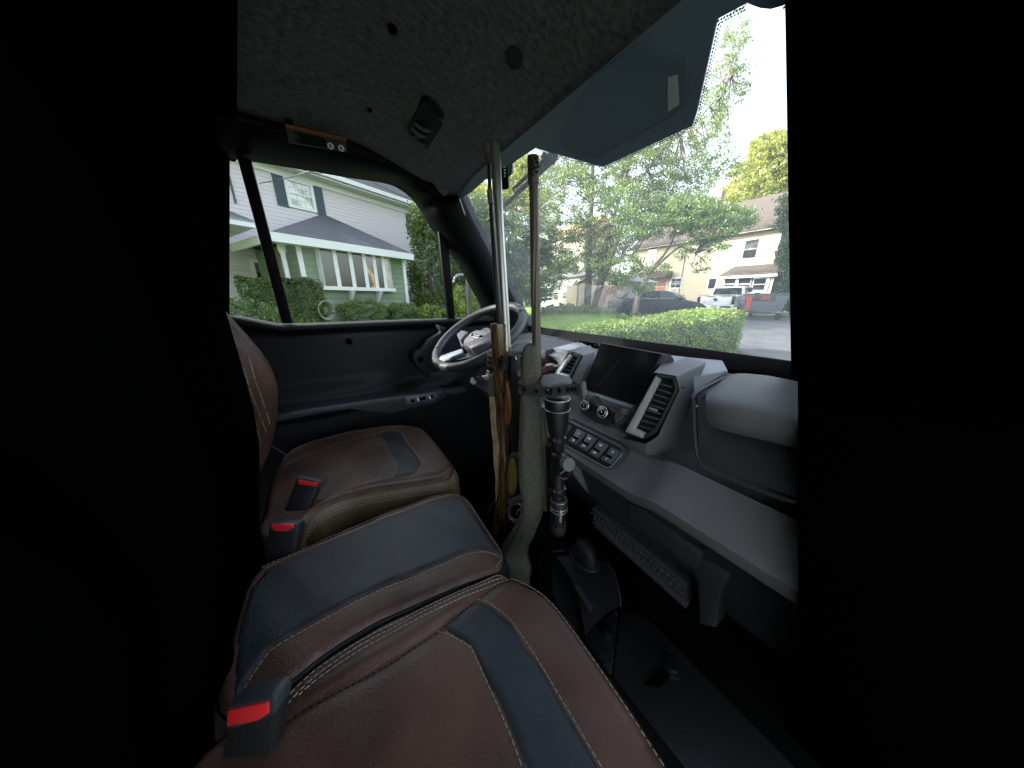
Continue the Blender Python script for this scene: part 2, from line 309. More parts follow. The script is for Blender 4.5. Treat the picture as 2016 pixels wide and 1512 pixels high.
# ---- door inner panel: long moulding with ledge, recess, arm rest
def doorx(y, z):
    """x of the inner face at (y,z)"""
    x = -1.262
    x -= .04 * (sst((-.105 - z) / .03))                     # recess below the ledge
    x += .012 * math.sin(y * 9 + 1) * sst((-.1 - z) / .05) * sst((z + .40) / .05)
    # arm rest line from photo, z of the armrest top edge
    za = -.43 + .03 * sst((y + .05) / .5)
    x += .042 * sst((za + .055 - z) / .055) * (1 - sst((y - .42) / .1)) * (1 - sst((za - .012 - z) / .03))
    x += .03 * sst((-.30 - z) / .08) * sst((z + .47) / .05) * sst((.25 - y) / .2)
    return x
ys = np.linspace(-.62, .98, 110); zs = list(np.linspace(-.095, -.16, 14)) + list(np.linspace(-.17, -.62, 70)) + [-.8, -1.0]
def zled(y): return .012 * sst((-.14 - y) / .16)           # ledge rises at the rear
g = G(); rows = [[(-1.33, y, -.090 + zled(y) * 3) for y in ys], [(-1.315, y, -.088 + zled(y) * 3) for y in ys], [(-1.268, y, -.091 + zled(y) * 3) for y in ys]]
for z in zs: rows.append([(doorx(y, z), y, z + zled(y) * 3 * max(0, 1 - (-.09 - z) / .2)) for y in ys])
g.rings(rows, cap=False, closed=False); DP = g.build('door_panel', M['door'], V, smooth=50)
for x, y in [(687, 672), (783, 771)]:
    g = G(); p = onX(x, y, -1.29); g.lathe(p, (1, 0, 0), [(-.002, .013), (.004, .013), (.004, .010), (0, .009), (0, .005), (.003, .004)], 18); g.build('panel_fastener', M['black'], DP)
# arm rest cap and window switch
ap = [(541, 819), (600, 806), (684, 794), (740, 786), (798, 778), (859, 771), (873, 769), (882, 778), (857, 794), (810, 804), (768, 814), (730, 811), (690, 806), (640, 811), (600, 820), (541, 832)]
g = G(); g.prism([onX(x, y, -1.205) for x, y in ap], (-.06, 0, .006)); ARM = g.build('armrest', mat('armrest_plastic', (.035, .042, .055), .45, bump=.3, bscale=600), DP, bevel=.004)
g = G(); g.prism([onX(x, y, -1.199) for x, y in [(882, 778), (888, 777), (918, 772), (918, 764), (873, 769)]], (-.05, 0, 0)); g.build('armrest_end', mat('armrest_plastic_b', (.035, .042, .055), .45), DP, bevel=.003)
g = G(); g.prism([onX(x, y, -1.2005) for x, y in [(797, 782), (858, 772), (863, 779), (851, 790), (801, 797)]], (-.02, 0, 0)); SWP = g.build('window_switch_plate', mat('plate_blue_grey', (.10, .125, .16), .4), DP, bevel=.002)
g = G(); g.prism([onX(x, y, -1.1985) for x, y in [(809, 787), (852, 777), (854, 783), (810, 793)]], (-.01, 0, 0)); g.build('switch_well', M['gloss'], DP)
for x in (815, 838):
    g = G(); g.prism([onX(x + a, y - (x - 815) * .17, -1.192) for a, y in [(0, 785), (6, 784), (8, 790), (2, 791)]], (-.012, 0, 0)); g.build('window_switch', M['grey'], DP, bevel=.0015)
    g = G(); g.prism([onX(x + a, y - (x - 815) * .17, -1.1905) for a, y in [(6, 784), (9, 783.5), (11, 789), (8, 790)]], (-.012, 0, 0)); g.build('switch_mark', M['white'], DP)
# door pull bracket beside the wheel
g = G(); g.prism([onX(x, y, -1.19) for x, y in [(864, 640), (872, 643), (886, 650), (884, 668), (862, 680), (848, 700), (838, 716), (850, 742), (842, 745), (820, 722), (811, 706), (818, 692), (828, 690), (846, 668), (868, 655)]], (-.08, 0, 0)); g.build('pull_handle', M['blackp'], DP, bevel=.006)
g = G(); p = onX(881, 653, -1.18); g.lathe(p, (1, -.4, 0), [(-.002, .014), (.006, .014), (.006, .009), (.002, .008)], 18); g.build('handle_bolt', M['black'], DP)
g = G(); p = onX(828, 708, -1.18); g.lathe(p, (1, -.4, 0), [(-.002, .012), (.006, .012), (.006, .008), (.002, .007)], 18); g.build('handle_bolt', M['black'], DP)
# ---- warning label on the header
q = [(561.5, 244), (682, 272), (684, 299), (568, 280)]
Q = [onX(x, y, -1.166) for x, y in q]; g = G(); g.prism(Q, (-.004, 0, .0)); LB = g.build('warning_label', mat('label_grey', (.022, .024, .028), .5), V, smooth=0, label='warning sticker with orange header over the side window')
lx = (Q[1] - Q[0]); ly = (Q[0] - Q[3])
g = G(); g.prism([Q[0] + Vector((.002, 0, 0)), Q[1] + Vector((.002, 0, 0)), Q[1].lerp(Q[2], .27) + Vector((.002, 0, 0)), Q[0].lerp(Q[3], .2) + Vector((.002, 0, 0))], (-.001, 0, 0)); g.build('label_band', mat('label_orange', (.22, .05, .03), .5), V, smooth=0)
for i in range(5):
    a = Q[0].lerp(Q[3], .36 + .13 * i); b = Q[1].lerp(Q[2], .40 + .13 * i); g = G(); s0, s1 = (.12 + .04 * (i % 3), .6 + .03 * (i % 2))
    p, r_ = a.lerp(b, s0), a.lerp(b, s1); g.prism([p + Vector((.003, 0, 0)), r_ + Vector((.003, 0, 0)), r_ + Vector((.003, 0, -.003)), p + Vector((.003, 0, -.003))], (-.001, 0, 0)); g.build('label_text_line', M['black'], V, smooth=0)
for x, y in [(651, 287.5), (672, 292)]:
    g = G(); g.lathe(onX(x, y, -1.160), (1, 0, 0), [(0, .0085), (.001, .0085)], 20); g.build('label_symbol', M['white'], V)
    g = G(); p = onX(x, y, -1.1585); g.tube([p + Vector((0, -.005, .005)), p + Vector((0, .005, -.005))], .0012, 5); g.tube([p + Vector((0, .001, .004)), p + Vector((0, -.002, -.004))], .0015, 5); g.build('label_glyph', M['black'], V)
# clips between header and headliner
for x, y in [(569, 239), (712, 270)]:
    g = G(); g.box(onX(x, y, -1.17), (.02, .018, .014)); g.build('header_clip', M['black'], V, bevel=.002)
# ---- windshield, frit band, header, base trim
wl = [onW(912, 380), onW(1042, 648)]
g = G(); wx0, wx1 = -1.26, -.10
top = Vector((0, .495, .425)); base = Vector((0, .90, -.167))
g.prism([(wx0, base.y, base.z), (wx1, base.y, base.z), (wx1 - .03, top.y, top.z), (wx0, top.y, top.z)], WSN * .005); WS = g.build('windshield', M['ws'], V, smooth=0)
fr = [(905, 397), (917, 384), (930, 377), (958, 352), (1001, 349), (1009, 342), (1010, 322), (1018, 315), (1057, 290), (1190, 327), (1365, 246), (1374, 218), (1415, 36), (1474, 4), (1483, 8), (1500, 14), (1520, 16), (1545, 9), (1570, -4), (1640, -60)]
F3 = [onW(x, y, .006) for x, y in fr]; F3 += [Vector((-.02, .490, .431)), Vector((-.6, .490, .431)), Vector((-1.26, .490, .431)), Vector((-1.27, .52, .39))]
g = G(); g.prism(F3, WSN * -.004); g.build('frit_band', M['frit'], V, smooth=0, label='black band tinted blue by painted glare across the top of the windshield')
# dotted edge of the frit
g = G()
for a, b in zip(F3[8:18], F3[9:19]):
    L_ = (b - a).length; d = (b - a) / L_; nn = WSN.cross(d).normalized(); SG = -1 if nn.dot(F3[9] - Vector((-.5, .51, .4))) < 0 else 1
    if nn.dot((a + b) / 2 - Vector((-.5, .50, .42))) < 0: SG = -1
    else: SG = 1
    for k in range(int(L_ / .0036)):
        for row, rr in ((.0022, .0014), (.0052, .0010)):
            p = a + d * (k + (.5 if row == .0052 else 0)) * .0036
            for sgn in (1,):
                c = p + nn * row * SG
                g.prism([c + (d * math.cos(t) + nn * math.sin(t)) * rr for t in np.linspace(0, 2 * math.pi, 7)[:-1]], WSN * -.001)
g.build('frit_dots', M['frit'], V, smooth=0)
# inner thicker pocket seen on the band, mirror mount plate
ipx = [(1100, 268), (1110, 290), (1172, 310), (1310, 236), (1352, 205), (1358, 110), (1340, 112), (1310, 105), (1260, 80), (1170, 150)]
g = G(); g.prism([onW(x, y, .010) for x, y in ipx], WSN * -.0035); g.build('sensor_cover', mat('cover_glare_blue', (.10, .145, .215), .4), V, smooth=0, bevel=.002)  # blue of the glare is put into the cover's colour too
g = G(); g.prism([onW(x, y, .014) for x, y in [(1316, 152), (1334, 146), (1338, 205), (1316, 220)]], WSN * -.002); g.build('painted_reflection', mat('reflection_pale', (.38, .45, .52), .3), V, smooth=0)  # flat pale panel stands in for a reflection on the glass
# header rail above the windshield and latch
g = G(); g.prism([(-1.25, .498, .412), (-1.25, .515, .398), (-1.25, .53, .44), (-1.25, .50, .46)], (1.35, 0, 0)); g.build('header_rail', M['frame'], V, bevel=.004)
g = G(); g.prism([onW(x, y, .022) for x, y in [(990, 330), (1001, 327), (1003, 370), (992, 372)]], WSN * -.01); g.build('glass_latch', M['frame'], V, bevel=.003)
g = G(); p = onW(994.5, 335, .036)
for x, y in [(994, 328), (994.6, 334), (995, 340), (994.5, 346)]: g.lathe(onW(x, y, .036), -WSN, [(0, .0022), (.004, .002)], 8)
g.build('latch_screw', M['stain'], V)
# windshield base trim
g = G(); g.prism([(-1.22, .875, -.136), (-1.22, .91, -.145), (-1.22, .91, -.22), (-1.22, .852, -.196), (-1.22, .845, -.176)], (1.4, 0, 0)); g.build('windshield_base_trim', M['frame'], V, bevel=.004)
# wiper outside the glass
a, b = onW(1092, 300, -.03), onW(954, 438, -.03); u = (b - a).normalized()
g = G(); g.prism([a + WSN * .01, b + WSN * .01, b + Vector((0, 0, -.012)) + WSN * .01, a + Vector((0, 0, -.022)) + WSN * .01], WSN * .006); WP = g.build('wiper_blade', M['rubberb'], V, bevel=.001)
g = G(); g.tube([onW(1120, 268, -.05), onW(1078, 310, -.055), onW(1010, 372, -.045)], [.009, .007, .005], 8); g.build('wiper_arm', M['blackp'], V)
g = G(); g.box(onW(1080, 312, -.045), (.05, .02, .016), Matrix.Rotation(R(35), 3, 'Y')); g.build('wiper_joint', M['blackp'], V, bevel=.002)
# side mirror outside the quarter glass
g = G(); mp_ = smooth_path([onX(893, 556, -1.6), onX(896, 546, -1.6), onX(905, 541.5, -1.6), onX(930, 540, -1.6), onX(950, 543, -1.6)], 5)
g.tube(mp_, .006, 8); g.build('mirror_rim', mat('mirror_grey', (.25, .26, .27), .5), V)
g = G(); p = [onX(893, 556, -1.62), onX(905, 541.5, -1.62), onX(940, 541, -1.62), onX(940, 640, -1.62), onX(893, 640, -1.62)]
# ---- passenger side corner: added black slab and panel that block the bright view
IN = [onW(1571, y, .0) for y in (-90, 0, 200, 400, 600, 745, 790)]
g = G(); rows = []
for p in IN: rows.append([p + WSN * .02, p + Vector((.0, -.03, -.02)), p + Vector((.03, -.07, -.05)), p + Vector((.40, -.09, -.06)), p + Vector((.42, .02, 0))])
g.rings(rows, cap=True); g.build('added_black_slab', M['blackout'], V, smooth=30, label='added black slab closing off the passenger end of the windshield')
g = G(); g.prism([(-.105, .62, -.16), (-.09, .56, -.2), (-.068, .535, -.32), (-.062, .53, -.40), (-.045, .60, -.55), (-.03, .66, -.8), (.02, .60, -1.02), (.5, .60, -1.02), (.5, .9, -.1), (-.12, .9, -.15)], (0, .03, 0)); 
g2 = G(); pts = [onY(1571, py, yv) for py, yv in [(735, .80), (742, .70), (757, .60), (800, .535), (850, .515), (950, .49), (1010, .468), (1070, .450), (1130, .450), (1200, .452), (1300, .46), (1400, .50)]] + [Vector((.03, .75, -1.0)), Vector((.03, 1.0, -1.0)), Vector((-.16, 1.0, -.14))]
g2.prism(pts, (.46, 0, 0)); g2.build('added_black_panel', M['blackout'], V, bevel=.004)
# ---- rear bulkhead, with added near-black roof and side covers darkening the left edge
def rearline(y, Z): return onZ(450, y, Z)
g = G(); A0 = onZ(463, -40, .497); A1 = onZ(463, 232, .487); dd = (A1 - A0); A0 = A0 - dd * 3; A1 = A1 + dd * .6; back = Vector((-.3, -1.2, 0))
g.prism([A0 + Vector((0, 0, -.0)), A1, Vector((-1.35, -1.0, .48)), Vector((A0.x, -1.0, .48))], (0, 0, -.02)); g.build('added_roof_cover', M['blackout'], V, bevel=.006)
g = G(); g.box((-.55, -.98, -.1), (1.75, .04, 1.35)); g.build('rear_bulkhead', M['blackout'], V)
g = G(); g.prism([onX(x, y, -1.29) for x, y in [(446, 240), (446, 640), (430, 700), (430, 1000), (-200, 1400), (-400, 900), (-300, 0)]], (-.04, 0, 0)); g.build('added_rear_cover', M['blackout'], V, bevel=.006)
# roof skin, outer body below doors
g = G(); g.box((-.54, -.22, .56), (1.75, 1.62, .05)); g.build('roof', M['blackp'], V, bevel=.015)
g = G(); g.box((-1.36, -.15, -.70), (.05, 2.1, .90)); g.build('outer_door_skin', M['whitepaint'], V, bevel=.015)
g = G(); g.prism([(-1.3, .95, -.34), (-1.3, 1.75, -.52), (-1.3, 1.85, -.7), (-1.3, .95, -.8)], (1.55, 0, 0)); g.build('hood', M['whitepaint'], V, bevel=.03)
for x in (-1.3, .1):
    for y in (1.25, -1.5):
        g = G(); g.lathe((x - .1, y, GZ + .36), (1, 0, 0), [(0, .2), (0, .34), (.03, .36), (.2, .36), (.23, .34), (.23, .2)], 36); wb = g.build('wheel', M['tire'], V)
        g = G(); g.lathe((x - .09, y, GZ + .36), (1, 0, 0), [(0, .05), (.02, .2), (.19, .2), (.21, .05)], 24); g.build('rim', M['grey'], wb)
# ---- floor
FZ = -.95
g = G(); g.box((-.36, .0, FZ - .02), (1.94, 2.0, .04)); FL = g.build('floor', M['floorr'], V)
g = G(); g.prism([(-1.3, .66, FZ), (-1.3, 1.02, FZ), (-1.3, 1.02, -.3)], (1.9, 0, 0)); g.build('toe_board', M['black'], V, bevel=.01)
# raised floor plates with seams
def FZp(x, y, z=FZ + .004): return onZ(x, y, z)
g = G(); g.prism([FZp(x, y, FZ + .012) for x, y in [(1222, 1196), (1206, 1330), (1420, 1600), (1640, 1500), (1440, 1300), (1360, 1230)]], (0, 0, -.01)); g.build('floor_plate', mat('plate_plastic', (.013, .014, .018), .42, bump=.3, bscale=300), FL, bevel=.003)
g = G(); g.prism([FZp(x, y, FZ + .016) for x, y in [(1218, 1196), (1146, 1250), (1200, 1325), (1205, 1325)]], (0, 0, -.012)); TP = g.build('tread_plate', mat('tread_plastic', (.012, .013, .016), .5), FL, bevel=.003)
g = G()
for i in range(5):
    for j in range(i + 1):
        p = FZp(1212 - j * 11 - (4 - i) * 0, 1215 + i * 22 + j * 6 - 8, FZ + .016); g = G(); g.lathe(p, (0, 0, 1), [(0, .004), (.003, .0025)], 8); g.build('tread_stud', M['blackp'], FL)
for x, y, r in [(1196, 1245, .015), (1322, 1312, .02), (1166, 1123, .013), (1073, 1098, .013), (1064, 1037, .01)]:
    g = G(); p = FZp(x, y, FZ + .02); g.lathe(p, (0, 0, 1), [(-.01, r * 1.3), (.0, r * 1.25), (.002, r * .9), (.014, r * .85), (.014, 0.001)], 6 if r > .013 else 12); g.build('floor_bolt', M['gunblack'], FL)
g = G(); g.prism([FZp(x, y, FZ + .02) for x, y in [(1322, 1300), (1340, 1312), (1300, 1350), (1268, 1345)]], (0, 0, -.03)); g.build('bolt_recess', M['black'], FL, bevel=.002)
# centre tunnel hump
def TY(x, y, Z): return onZ(x, y, Z)
cA = smooth_path([TY(1096, 1096, -.850), TY(1120, 1130, -.852), TY(1140, 1185, -.858), TY(1152, 1252, -.872)], 6); cB = smooth_path([TY(1196, 1108, -.885), TY(1209, 1130, -.895), TY(1218, 1162, -.915), TY(1222, 1194, -.945)], 6)
rows = []
for t in np.linspace(0, 1, 9): rows.append([p.lerp(q, t) + Vector((0, 0, .020 * math.sin(math.pi * t))) for p, q in zip(cA, cB)])
rows = [[Vector((p.x, p.y, -.96)) for p in cA]] + rows + [[Vector((p.x, p.y, -.96)) for p in cB]]
g = G(); g.rings(rows, cap=False, closed=False); TN = g.build('floor_tunnel', mat('tunnel_plastic', (.018, .019, .024), .34, bump=.3, bscale=400), V, smooth=50)
g = G(); g.prism([TY(x, y, -.90) for x, y in [(1060, 1092), (1094, 1094), (1118, 1130), (1138, 1185), (1148, 1240), (1120, 1235), (1072, 1140)]], (0, 0, -.03)); g.build('tunnel_shelf', M['blackp'], TN, bevel=.004)
g = G(); g.prism([TY(x, y, -.842) for x, y in [(1128, 1150), (1142, 1152), (1168, 1192), (1162, 1204)]], (0, 0, -.01)); g.build('tunnel_rib', mat('rib_plastic', (.05, .055, .07), .4), TN, bevel=.003)
g = G(); g.tube([p + Vector((0, 0, .003)) for p in cB], .0022, 6); g.build('tunnel_seam', M['dashd'], TN)
# shifter boot on the tunnel
g = G(); c = TY(1150, 1098, -.82); 
g.rings([[c + Vector((math.cos(t) * rx, math.sin(t) * ry, h)) for t in np.linspace(0, 2 * math.pi, 21)[:-1]] for h, rx, ry in [(0, .05, .032), (.02, .046, .03), (.05, .034, .026), (.062, .02, .018), (.066, .004, .004)]]); g.build('tunnel_cap', M['blackp'], TN, smooth=70)
g = G(); g.tube([c + Vector((math.cos(t) * .054, math.sin(t) * .036, .001)) for t in np.linspace(0, 2 * math.pi, 25)[:-1]], .003, 6, closed=True); g.build('cap_bead', M['dashd'], TN)
# metal strap of the floor + accelerator pedal
g = G(); g.tube([TY(1053, 1088, -.88), TY(1112, 1084, -.88)], .0022, 6); g.build('floor_edge_strip', M['grey'], FL)
pd = [onY(x, y, .72) for x, y in [(1112, 1036), (1134, 1013), (1148, 1024), (1123, 1051)]]
g = G(); g.prism(pd, (0, .02, -.01)); PD = g.build('accelerator_pedal', M['rubberb'], V, bevel=.003)
g = G()
for i in range(7):
    a = pd[0].lerp(pd[1], (i + .5) / 7); b = pd[3].lerp(pd[2], (i + .5) / 7); g.tube([a + Vector((0, -.002, 0)), b + Vector((0, -.002, 0))], .0016, 5)
g.build('pedal_ribs', M['grey'], PD)
g = G(); c = onY(967, 950, .62); g.tube([c + Vector((math.cos(t) * .03, .0, math.sin(t) * .045)) for t in np.linspace(0, 2 * math.pi, 25)[:-1]], .008, 8, closed=True); g.build('brake_pedal_hoop', M['gunblack'], V)
# ================================================================== dashboard
prof = [(.93, -.185), (.86, -.186), (.80, -.182), (.72, -.190), (.672, -.205), (.655, -.235), (.640, -.30), (.615, -.335), (.585, -.345), (.560, -.350), (.532, -.392), (.512, -.412), (.503, -.420), (.515, -.450), (.56, -.475), (.605, -.500), (.638, -.535), (.652, -.60), (.665, -.66), (.70, -.70), (.74, -.78)]
xs = np.linspace(-1.28, -.005, 66); g = G()
def dprof(x):
    out = []
    for i, (y, z) in enumerate(prof):
        # passenger side bulges rearwards and its lip drops less; the stack around the screen stands upright
        s = sst((x + .30) / .08); y2, z2 = y, z
        if 4 <= i <= 13: y2 = y - .02 * s; 
        if 4 <= i <= 8: z2 = z + .012 * s
        if 9 <= i <= 13: z2 = z + .032 * s
        d = sst((-.70 - x) / .08)
        if 5 <= i <= 16: y2 = y2 + .05 * d
        out.append((x, y2, z2))
    return out
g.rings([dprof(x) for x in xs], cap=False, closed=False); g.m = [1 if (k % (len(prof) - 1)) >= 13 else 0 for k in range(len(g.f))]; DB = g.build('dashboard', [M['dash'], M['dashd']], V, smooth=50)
def poly(name, pts, off, m, parent=DB, bevel=.003, label=None, smooth=40): 
    g = G(); g.prism(pts, off); return g.build(name, m, parent, bevel=bevel, label=label, smooth=smooth)
# instrument hood in front of the driver
g = G(); a = [onY(1028, 658, .85), onY(1139, 671, .85), onY(1160, 681.5, .78), onY(1118, 690, .705), onY(1108, 686, .70), onY(1020, 676, .70)]
b = [onY(1028, 700, .85), onY(1139, 705, .85), onY(1160, 705, .78), onY(1118, 710, .72), onY(1106, 708, .71), onY(1020, 698, .71)]
g.frustum(a, b); g.build('dash_tray', M['dashl'], DB, bevel=.004)
g = G(); a = [Vector((-1.18, .86, -.165)), Vector((-.80, .86, -.165)), Vector((-.80, .66, -.185)), Vector((-1.18, .62, -.195))]; b = [p + Vector((0, 0, -.11)) for p in a]
g.frustum(a, b); g.build('instrument_hood', M['dashd'], DB, bevel=.012)
poly('instrument_lid', [onY(x, y, yy) for x, y, yy in [(1010, 683, .66), (1020, 672, .72), (1062, 672, .72), (1060, 684, .66)]], (0, 0, -.02), M['dashl'], bevel=.003)
# top vent grilles at the windshield base
for x0 in (1105, 1480):
    g = G(); n_ = 9
    for i in range(n_):
        px = x0 + i * 8 if x0 < 1200 else x0 + i * 11; py = 667 + i * 1.25 if x0 < 1200 else 731 + i * 2.6
        p = onY(px, py, .835); g.box(p, (.006, .03, .004))
    g.build('defrost_grille', M['black'], DB)
# screen
sc = [(1182, 674), (1305, 696), (1250, 798), (1147, 765)]; sy = [.655, .655, .625, .625]
Sq = [onY(x, y, yy) for (x, y), yy in zip(sc, sy)]; nS = (Sq[1] - Sq[0]).cross(Sq[3] - Sq[0]).normalized(); nS = nS if nS.y < 0 else -nS
TS = poly('touchscreen', Sq, -nS * .03, M['dashd'], bevel=.004, label='large blank black touchscreen standing up from the dashboard')
ctr = sum(Sq, Vector()) / 4; poly('screen_glass', [ctr.lerp(p, .965) + nS * .0012 for p in Sq], -nS * .002, M['screen'], bevel=.0)
g = G(); P1, P2 = [onP(x, y, Sq[0] + nS * .0016, nS) for x, y in [(1176, 760), (1218, 711)]]; g.tube([P1, P2], .0005, 4); g.build('screen_scratch', mat('scratch', (.10, .10, .11), .5), DB)
poly('screen_side_housing', [onY(x, y, yy) for x, y, yy in [(1305, 697, .66), (1317, 711, .70), (1312, 716, .70), (1268, 768, .66), (1252, 797, .64)]], (.0, .03, 0), M['dashd'])
# bezel strip under the screen
poly('screen_bezel', [onY(x, y, yy) for x, y, yy in [(1140, 764, .622), (1147, 766, .622), (1250, 800, .622), (1246, 818, .612), (1180, 796, .612), (1132, 778, .612)]], (0, .03, 0), mat('bezel_grey', (.07, .08, .095), .4), bevel=.002)
poly('bezel_highlight', [onY(x, y, .6185) for x, y in [(1170, 775), (1177, 777), (1245, 799), (1241, 807), (1206, 793), (1176, 782)]], (0, .006, 0), mat('bezel_highlight_pale', (.32, .38, .45), .35), bevel=.001)  # pale strip stands in for a highlight along the bezel
# air vents
def vent(frame, inner, light, nsl, yf, label, slx):
    Fq = [onY(x, y, yf(y)) for x, y in frame]; n = Vector((0, -1, .0)); 
    g = G(); In = [onY(x, y, yf(y)) for x, y in inner]; nF = len(Fq)
    g.rings([Fq, In, [p + Vector((0, .012, -.002)) for p in In]], cap=False); g.rings([[p + Vector((0, .03, 0)) for p in Fq], Fq], cap=False)
    v = g.build('air_vent', M['dashd'], DB, bevel=.0015, label=label, smooth=30)
    poly('vent_cavity', [p + Vector((0, .013, -.002)) for p in In], (0, .01, 0), M['darkvoid'], bevel=0)
    g = G()
    if light: g.prism([onY(x, y, yf(y) - .002) for x, y in light], (0, .012, 0)); g.build('vent_chrome', mat('vent_satin', (.55, .58, .62), .35, .3), DB, bevel=.0012)
    g = G()
    for i in range(nsl):
        (ax, ay), (bx, by) = slx(i); a = onY(ax, ay, yf(ay) + .004); b = onY(bx, by, yf(by) + .004); dv = Vector((0, .010, -.0025)); t = Vector((0, 0, .0014))
        g.prism([a + t, b + t, b + t + dv, a + t + dv], (0, 0, -.0025))
    g.build('vent_slats', M['dash'], DB, bevel=.0005, seg=1)
yr = lambda y: lerp(.585, .545, (y - 738) / 127)
vent([(1290.5, 737), (1327, 742.5), (1334, 766), (1314, 808), (1290.5, 852), (1268, 866), (1228, 852), (1258, 795)],
     [(1293, 742), (1322, 747), (1328, 767), (1309, 806), (1286, 846), (1270, 856), (1238, 848), (1266, 795)],
     [(1291, 741), (1297, 749), (1248, 845), (1268, 854), (1265, 863), (1231, 850), (1260, 797)], 9, yr, 'tall angular air vent with silver edge right of the screen',
     lambda i: ((1296 - i * 5.2, 755 + i * 10.3), (1321 - max(0, i - 1) * 5.0, 765 + i * 10.2 - (3 if i == 0 else 0))))
g = G(); g.box(onY(1286, 806, .548), (.018, .006, .004)); g.build('vent_tab', M['dashl'], DB, bevel=.001)
yl = lambda y: lerp(.635, .60, (y - 698) / 44)
vent([(1121, 697), (1128, 695), (1143, 701.6), (1122, 743), (1091, 736), (1104, 716)], [(1124, 701), (1129, 700), (1138, 704), (1119, 739), (1099, 733), (1110, 716)],
     [(1121, 697), (1124, 701), (1100, 734), (1119, 739), (1121, 742), (1091, 736), (1104, 716)], 5, yl, 'small angular air vent left of the screen',
     lambda i: ((1121 - i * 4.6, 707 + i * 6.5), (1136 - i * 3.6, 711 + i * 6.5)))
# pods that carry the vents
def solid(name, F, m=M['dash'], bevel=.005, depth=(0, .09, 0), label=None):
    g = G(); g.prism(F, depth); return g.build(name, m, DB, bevel=bevel, label=label, smooth=35)
front = [onY(x, y, yr(y) + .002) for x, y in [(1286, 733), (1331, 740), (1338, 768), (1317, 812), (1296, 858), (1272, 874), (1222, 862), (1256, 790)]]
backp = [onY(1312, 700, .78), onY(1350, 704, .84), onY(1356, 760, .74), Vector((-.27, .66, -.27)), Vector((-.27, .62, -.33)), Vector((-.285, .60, -.35)), Vector((-.36, .60, -.34)), onY(1262, 790, .66)]
midp = [onY(1296, 723, .62), onY(1392, 713, .70), onY(1366, 777, .66), onY(1346, 826, .63), onY(1315, 874, .58), onY(1274, 898, .55), onY(1224, 876, .555), onY(1256, 792, .62)]
g = G(); g.rings([front, midp, backp], cap=False); g.build('vent_pod', M['dash'], DB, bevel=.004, smooth=35)
# long top facet of the pod running forward
g = G(); g.frustum([onY(1296, 724, .63), onY(1318, 698, .78), onY(1351, 703, .84), onY(1423, 709, .84), onY(1434, 729, .76), onY(1366, 777, .66), onY(1337, 748, .60)],
                   [p + Vector((0, .01, -.06)) for p in [onY(1296, 724, .63), onY(1318, 698, .78), onY(1351, 703, .84), onY(1423, 709, .84), onY(1434, 729, .76), onY(1366, 777, .66), onY(1337, 748, .60)]])
g.build('pod_top', M['dashl'], DB, bevel=.004, smooth=30)
fl = [onY(x, y, yl(y) + .003) for x, y in [(1118, 696), (1128, 692), (1148, 700), (1125, 748), (1088, 738)]]
bl = [onY(1135, 684, .74), onY(1162, 680, .78), onY(1172, 692, .70), onY(1150, 764, .645), onY(1104, 752, .68)]
g = G(); g.rings([fl, bl], cap=False); g.build('vent_pod', M['dash'], DB, bevel=.003, smooth=35)
# rocker switch to the left of the small vent
poly('dash_rocker', [onY(x, y, .62) for x, y in [(1076, 732), (1090, 718), (1100, 722), (1088, 738)]], (0, .02, 0), M['dashd'], bevel=.002)
poly('red_knob_plate', [onY(x, y, .62) for x, y in [(1064, 726), (1076, 716), (1086, 718), (1074, 736), (1064, 734)]], (0, .02, 0), mat('mauve_plate', (.16, .09, .10), .5), bevel=.002)
# climate panel and knobs
poly('climate_panel', [onY(x, y, .592) for x, y in [(1140, 798), (1150, 784), (1166, 783), (1176, 797), (1200, 805), (1212, 812), (1208, 822), (1198, 838), (1174, 834), (1142, 812)]], (0, .05, 0), M['dashd'], bevel=.004)
for (x, y), lab in [((1151, 798), 'left climate knob with white marks'), ((1186, 811.5), 'right climate knob with red and white marks')]:
    p = onY(x, y, .575); ax = Vector((.1, -1, .35)).normalized(); r = .0155 if x < 1160 else .0165
    g = G(); g.lathe(p - ax * .02, ax, [(0, r * 1.05), (.016, r), (.02, r * .93)], 28); KN = g.build('climate_knob', M['blackp'], DB, label=lab)
    g = G(); g.lathe(p + ax * .0, ax, [(-.001, r * .93), (.001, r * .98), (.0022, r * .86), (.001, r * .84)], 28, cap=False); g.build('knob_ring', M['silver'], DB)
    g = G(); g.lathe(p, ax, [(-.001, r * .84), (.0035, r * .55), (.0042, .0005)], 24); g.build('knob_face', M['gloss'], DB)
    u = ax.orthogonal().normalized(); v = ax.cross(u); g = G()
    for k in range(9):
        t = k * .62 + .3; q = p + (u * math.cos(t) + v * math.sin(t)) * r * .62 + ax * .0035; g.box(q, (.0022, .0012, .0022))
    g.box(p + ax * .0045, (.0014, .001, .006)); g.build('knob_marks', M['white'], DB)
p = onY(1221, 823.5, .575); ax = Vector((.05, -1, .25)).normalized(); g = G(); g.lathe(p - ax * .02, ax, [(0, .018), (.018, .018), (.021, .016), (.021, .0005)], 26); g.build('power_outlet_cap', mat('cap_rubber', (.045, .05, .06), .6), DB)
g = G(); g.tube([p + ax * .003 + Vector((-.009, 0, -.01)), p + ax * .003 + Vector((.004, 0, .0)), p + ax * .003 + Vector((.009, 0, .012))], .0018, 6); g.box(p + Vector((.01, .0, .022)), (.014, .01, .01)); g.build('cap_strap', M['dash'], DB)
